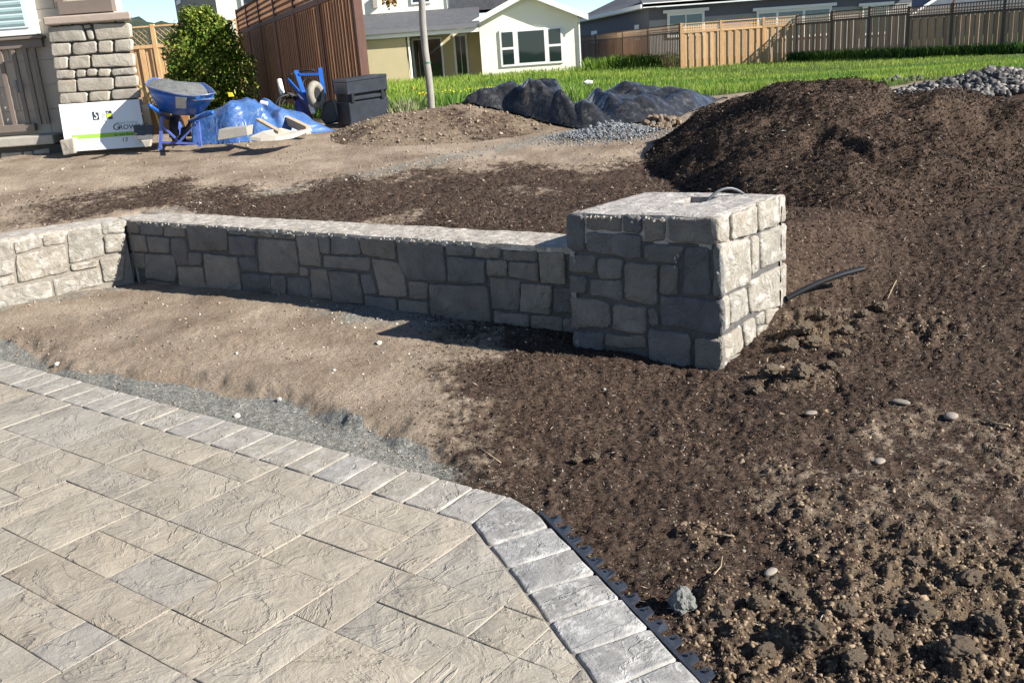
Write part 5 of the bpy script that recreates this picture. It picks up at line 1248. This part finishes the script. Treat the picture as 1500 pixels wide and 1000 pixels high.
# ------------------------------------------------------------------ grey house behind the fence
h2 = empty('house', (*px(1140, 80, 62), 0)); tag(h2, 'long low grey house with white eaves behind the far fence', 'house')
A2 = px(951, 30, 62); B2 = px(1334, 30, 62); C2 = px(848, 40, 92)
zE = P3(951, 12, 62)[2]
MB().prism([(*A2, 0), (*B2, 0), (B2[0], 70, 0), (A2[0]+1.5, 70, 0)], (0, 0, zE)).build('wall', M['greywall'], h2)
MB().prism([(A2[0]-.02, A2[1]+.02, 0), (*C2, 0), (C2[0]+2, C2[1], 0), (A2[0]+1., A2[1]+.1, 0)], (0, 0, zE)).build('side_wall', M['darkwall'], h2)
MB().box((A2[0]+.0, 61.98, zE-.75), (B2[0], 61.995, zE-.02)).build('frieze', M['darkwall'], h2)
MB().box((A2[0]-.5, 61.2, zE), (B2[0]+.5, 61.35, zE+.28)).build('fascia', M['white'], h2)
MB().prism([(A2[0]-.5, 61.2, zE+.05), (A2[0]-.5, 61.2, zE+.22), (A2[0]-.5, 67, zE+2.2), (A2[0]-.5, 67, zE+2.)], (B2[0]-A2[0]+1, 0, 0)).build('roof', M['shingle'], h2)
dl = (C2-A2)/np.linalg.norm(C2-A2); MB().prism([(*(A2-np.array([.5, .8])), zE+.02), (*(C2+np.array([-.6, 0])), zE+.02), (*(C2+np.array([4., 0])), zE+1.8), (*(A2+np.array([5, 5.])), zE+1.8)], (0, 0, .18)).build('roof', M['shingle'], h2)
MB().prism([(*(A2-np.array([.55, .85])), zE-.02), (*(C2+np.array([-.65, 0])), zE-.02), (*(C2+np.array([-.75, 0])), zE-.02), (*(A2-np.array([.65, .85])), zE-.02)], (0, 0, .24)).build('fascia', M['white'], h2)
for u0, v0, u1, v1, pn in ((977, 20, 1032, 52, [(0, .48, 0, 1), (.52, 1, 0, 1)]), (1108, 17, 1217, 52, [(0, .24, 0, 1), (.28, .62, 0, 1), (.66, 1, 0, 1)]), (1263, 10, 1300, 50, [(0, 1, 0, 1)])):
    w = window(h2, u0, v0, u1, v1, 61.96, .16, panes=pn, glass='glass_teal'); X0, X1, Z0, Z1 = fr(u0, v0, u1, v1, 61.96)
    MB().box((X0-.25, 61.75, Z1), (X1+.25, 61.9, Z1+.18)).build('window_head', M['white'], h2)
nl = np.array([-dl[1], dl[0]]); nl = nl if nl@(-A2) > 0 else -nl
for s, wd_ in ((.12, 1.3), (.70, 3.0)):
    # windows on the shaded side wall
    c = A2+(C2-A2)*s; z0_ = 1.5; a = c-dl*wd_/2+nl*.03; b = c+dl*wd_/2+nl*.03
    w = MB().prism([(*a, z0_), (*b, z0_), (*b, zE-.9), (*a, zE-.9)], (*(nl*.05), 0)).build('window', M['white'], h2)
    a2 = a+dl*.25+nl*.052; b2 = b-dl*.25+nl*.052; MB().prism([(*a2, z0_+.1), (*b2, z0_+.1), (*b2, zE-1.1), (*a2, zE-1.1)], (*(nl*.02), 0)).build('pane', M['blind'], w)
h3 = empty('house', (*px(1400, 60, 75), 0)); tag(h3, 'grey roofed house showing above the fence at the top right corner', 'house')
a = px(1335, 10, 75); b = px(1530, 10, 75); zr_ = P3(1400, 10, 75)[2]
MB().box((*a, 0), (b[0], 82, zr_-.6)).build('wall', M['darkwall'], h3)
MB().prism([(a[0]-1, 74, zr_-.7), (b[0]+1, 74, zr_-.7), (b[0]+1, 74, zr_+2.6), (a[0]+4.5, 74, zr_+2.6)], (0, 8, 0)).build('roof', simple('blue_grey_roof', (.13, .15, .18), (.09, .10, .125), 2, .8, .2), h3)
MB().prism([(a[0]-1.3, 73.9, zr_-.95), (a[0]-1, 73.9, zr_-.65), (a[0]+4.5, 73.9, zr_+2.65), (a[0]+4.8, 73.9, zr_+2.4)], (0, .08, 0)).build('fascia', M['white'], h3)
# house behind the bush
h4 = empty('house', (*px(350, 60, 40), 0)); tag(h4, 'two storey cream house rising behind the bush and the tall fence', 'house')
a = px(317, 10, 40); b = px(425, 10, 40); c = px(257, 10, 52)
MB().prism([(*a, 0), (*b, 0), (b[0], 50, 0), (a[0]+.5, 50, 0)], (0, 0, 7)).build('wall', M['cream'], h4)
MB().prism([(a[0]-.02, a[1]+.01, 0), (*c, 0), (c[0]+1, c[1], 0), (a[0]+.3, a[1]+.3, 0)], (0, 0, 7)).build('side_wall', simple('shaded_cream_side', (.27, .26, .20), None, 3, .9, .1), h4)  # olive grey tone puts this side's shade into the wall colour
window(h4, 350, -22, 382, 10, 39.98, .12)
d4 = (c-a)/np.linalg.norm(c-a); n4 = np.array([-d4[1], d4[0]]); n4 = n4 if n4@(-a) > 0 else -n4; q = a+(c-a)*.78+n4*.02; zt4 = P3(266, 6, 50)[2]
w = MB().prism([(*q, zt4), (*(q+d4*1.6), zt4), (*(q+d4*1.6), zt4+1.6), (*q, zt4+1.6)], (*(n4*.06), 0)).build('window', M['white'], h4)
q2 = q+d4*.2+n4*.062; MB().prism([(*q2, zt4+.2), (*(q2+d4*1.2), zt4+.2), (*(q2+d4*1.2), zt4+1.4), (*q2, zt4+1.4)], (*(n4*.02), 0)).build('pane', M['glass_teal'], w)

# ------------------------------------------------------------------ vegetation
def leaves(name, P, sz, pal, parent, mat=None):
    n = len(P); a = RS.normal(0, 1, (n, 3)); a /= np.linalg.norm(a, axis=1)[:, None]; b = np.cross(a, RS.normal(0, 1, (n, 3))); b /= np.linalg.norm(b, axis=1)[:, None]
    s = (sz*RS.uniform(.6, 1.3, n))[:, None]; c = np.cross(a, b)
    V = np.stack([P-a*s, P-b*s*.5+c*s*.12, P+a*s, P+b*s*.5+c*s*.12], 1).reshape(-1, 3); pal = np.array(pal); cc = pal[RS.randint(0, len(pal), n)]*RS.uniform(.75, 1.25, (n, 1))
    me = fastmesh(name, V-WP[parent.name], np.arange(4*n).reshape(-1, 4), mat or M['leafy'], np.repeat(cc, 4, 0)); o = bpy.data.objects.new(name, me); link(o, parent, WP[parent.name]); return o
bc = at_y(302, 95, 23.); bush = empty('bush', (bc[0], 23., .55)); tag(bush, 'round leafy green bush half in the shadow of the tall fence', 'bush')
lobes = [(0, 0, 1.35, .95, 1.0), (.05, .1, 2.15, .62, .55), (-.5, -.1, 1.7, .55, .7), (.5, 0, 1.75, .6, .7), (-.15, -.2, 2.5, .33, .35), (.45, 0, 2.2, .4, .4), (-.62, -.1, 1.0, .5, .65), (.75, 0, 1.0, .6, .75), (-.2, 0, .6, .9, .6), (.25, -.1, 2.55, .28, .28)]
PL = []
for dx, dy, z, r, rz_ in lobes:
    dx *= .82; z = z*.90; r *= .85; rz_ *= .85
    n = int(5200*r*r+300); d = RS.normal(0, 1, (n, 3)); d /= np.linalg.norm(d, axis=1)[:, None]; rad = RS.uniform(.55, 1.06, n)[:, None]*(1+.18*np.sin(d[:, :1]*7+dx*9)*np.cos(d[:, 2:]*6))
    PL.append(np.array([bc[0]+dx*1.02, 23.+dy, .5+z*.98])+d*rad*np.array([r, r, rz_]))
leaves('leaf_mass', np.concatenate(PL), .05, [(.10, .16, .02), (.16, .23, .03), (.05, .10, .015), (.26, .30, .04), (.08, .14, .02), (.32, .33, .07)], bush)['kind'] = 'stuff'
MB().tube([(bc[0], 23., .4), (bc[0]+.1, 23., 1.2), (bc[0], 23., 2.1)], [.06, .045, .02], 7).build('stem', M['bark'], bush)
for dx in (-.35, .38): MB().tube([(bc[0], 23., .5), (bc[0]+dx*.6, 22.9, 1.1), (bc[0]+dx, 22.9, 1.5)], [.04, .03, .012], 6).build('stem', M['bark'], bush)
# young tree
tb_ = np.array([*at_y(632, 167, 12.3)]); tt = at_y(617, 0, 12.35); tree = empty('young_tree', tb_); tag(tree, 'slim pale trunk of a young tree with green tie in front of the grass', 'tree')
td = tt-tb_; pts = [tb_-td*.05]+[tb_+td*t+np.array([.012*sin(t*7), 0, 0]) for t in (0, .15, .35, .55, .8, 1., 1.3, 1.7, 2.1)]
MB().tube(pts, [.05, .049, .046, .045, .044, .043, .042, .038, .03, .02], 12).build('trunk', M['bark'], tree, smooth=True)
tp = tb_+td*.455; MB().tube([tp-td*.006, tp+td*.006], .05, 12).build('tie', simple('green_tie', (.01, .18, .09), None, 3, .5, 0), tree)
lp = []
for k in range(16):
    a = RS.uniform(0, 2*pi); z = RS.uniform(1.55, 2.1); s = tb_+td*z; e = s+np.array([cos(a)*.7, sin(a)*.7, .35])
    MB().tube([s, (s+e)/2+UP*.05, e], [.014, .01, .004], 5).build('branch', M['bark'], tree)
    for t in RS.uniform(.3, 1.05, 16): lp.append(s+(e-s)*t+RS.normal(0, .07, 3))
s = tb_+td*1.18; e = at_y(572, 3, 12.2); MB().tube([s, (s+e)/2+UP*.1, e], [.014, .009, .004], 5).build('branch', M['bark'], tree)
for k in range(40): lp.append(e+RS.normal(0, 1, 3)*np.array([.055, .06, .03]))
leaves('foliage', np.array(lp), .035, [(.20, .11, .03), (.28, .17, .05), (.16, .10, .03)], tree)['kind'] = 'stuff'
# grass
def blades(name, x, y, H, Wd, pal, label, lean=.35, dry=0.):
    n = len(x); z = surf(x, y); a = RS.uniform(0, 2*pi, n); l = RS.uniform(.1, lean, n)*H; b = RS.uniform(0, 2*pi, n)
    P = np.stack([x, y, z-.01], -1); w = np.stack([np.cos(a)*Wd, np.sin(a)*Wd, 0*a], -1); tp = P+np.stack([np.cos(b)*l, np.sin(b)*l, H], -1); md = P+np.stack([np.cos(b)*l*.3, np.sin(b)*l*.3, H*.6], -1)
    V = np.stack([P-w, P+w, md+w*.6, tp], 1).reshape(-1, 3); pal = np.array(pal); c = pal[RS.randint(0, len(pal), n)]*RS.uniform(.8, 1.2, (n, 1))
    patch = fbm(x*.35, y*.35, 4, 55)[:, None]; c = c*(1+.9*patch*np.array([1.3, .8, .6])); c = np.clip(c, .005, 1)
    me = fastmesh(name, V, np.arange(4*n).reshape(-1, 4), M['blades'], np.repeat(c, 4, 0)); o = bpy.data.objects.new(name, me); link(o, None, (0, 0, 0)); tag(o, label, 'grass', kind='stuff'); return o
n = 230000; y = 12.2*np.exp(RS.uniform(0, 1, n)**.85*math.log(62/12.2)); x = RS.uniform(-.52, .72, n)*y
k = (grassm(x, y) > .5) & ~((y > 55.2) & (x < xrr)) & ~((y > 46) & (x > pM[0][0])) & (x < np.interp(y, [36, 46], [18.6, 13.7])); x, y = x[k], y[k]; n = len(x)
tall = sm(3.5, .5, x*14/y)*.6+sm(52, 55, y)*0
H = (.07+.07*RS.uniform(0, 1, n)+.17*tall*RS.uniform(.3, 1, n))*(1+.5*fbm(x*.6, y*.6, 3, 56))*np.interp(y, [12, 30, 60], [1, 1.1, 1.5]); H = H*(.75+.35*sm(5, 1, x*14/y))
blades('grass', x, y, H, .0022*np.clip(y/12, 1, 5)*RS.uniform(.7, 1.5, n), [(.12, .23, .025), (.17, .29, .035), (.08, .17, .02), (.22, .32, .05), (.27, .32, .09)], 'tall fresh green grass covering the yard beyond the dirt')
n = 300; x = P3(590, 150, 12)[0]+RS.normal(0, .09, n); y = 12.15+RS.normal(0, .25, n)
blades('dry_grass', x, y, RS.uniform(.08, .30, n), .0025+0*x, [(.26, .27, .13), (.20, .24, .09), (.32, .31, .18)], 'pale dry grass tufts standing beside the black tool chest', .5)
n = 5000; s = RS.uniform(0, 1, n); q = np.concatenate([np.array(pR)]); xs = np.interp(s*6, range(7), q[:, 0]); ys = np.interp(s*6, range(7), q[:, 1]); 
blades('weeds', xs-.35+RS.normal(0, .12, n), ys-.35+RS.normal(0, .15, n), RS.uniform(.15, .5, n), .012+0*xs, [(.05, .12, .02), (.09, .17, .03)], 'taller weeds growing along the foot of the shaded right hand fence', .5)
n = 2600; x = P3(862, 90, 52)[0]+RS.uniform(-.2, 5, n); y = 52+RS.normal(0, 1.2, n)
blades('weeds', x, y, RS.uniform(.25, .75, n)*(1+.4*fbm(x, y, 2, 57)), .014+0*x, [(.06, .14, .02), (.14, .22, .03)], 'tall weeds between the cream house corner and the brown fence', .4)
fx = RS.normal(.0, .5, 34)+at_y(677, 140, 15.5)[0]; fy = 15.5+RS.normal(0, 1.2, 34)
lumps('wild_flowers', fx, fy, .014+0*fx, [(.75, .7, .02)], (OV, OF), zf=lambda a, b: surf(a, b)+.27, kind='stuff', label='yellow wild flowers dotted in the tall grass right of the trunk', cat='flowers')
for u, v, lb, cl_ in ((621, 141, 'single orange flower in the grass just left of the pale trunk', (.8, .3, .02)), (605, 131, 'small orange flower higher up left of the pale trunk', (.8, .4, .03))):
    p = G(u, v); p = at_y(u, v, 13.2); MB().tube([p, p+UP*.03], [.004, .02], 6).build('flower', simple('orange_petal', cl_, None, 2, .6, 0), None, label=lb, cat='flower')
p = at_y(861, 121, 22.); z_ = float(gz(np.array([p[0]]), np.array([p[1]]))[0]); me = RM[3].copy(); me.materials.clear(); me.materials.append(M['white']); o = bpy.data.objects.new('white_stone', me); link(o, None, (p[0], p[1], p[2])); o.scale = (.13, .1, .07); tag(o, 'white lump of rock lying in the green grass behind the black sheet', 'stone')
# wooded hill
xs = np.linspace(-380, 420, 420); ys = np.linspace(0, 1, 26); Xh, T = np.meshgrid(xs, ys)
prof = np.interp(xs, [-380, -150, -112, -104, -96, -88, -60, 100, 420], [20, 23, 22, 23., 16, 13.5, 9, 8, 10])
top = np.repeat(prof[None, :], 26, 0)*sm(0, 1, T)+(bil(Xh*.12, T*30, 4, 101)*3.6+fbm(Xh*.5, T*20, 2, 102)*1.2)*sm(0, .4, T)
Yh = 210+T*60; hme = fastmesh('hill', np.stack([Xh*(1+0*T), Yh, top-1.0], -1).reshape(-1, 3), grid_faces(26, 420), simple('wooded_slope', (.035, .055, .028), (.012, .02, .012), .35, .95, .8, bsc=1.5, bd=.6)); ho = bpy.data.objects.new('hill', hme); link(ho, None, (0, 0, 0)); tag(ho, kind='structure')
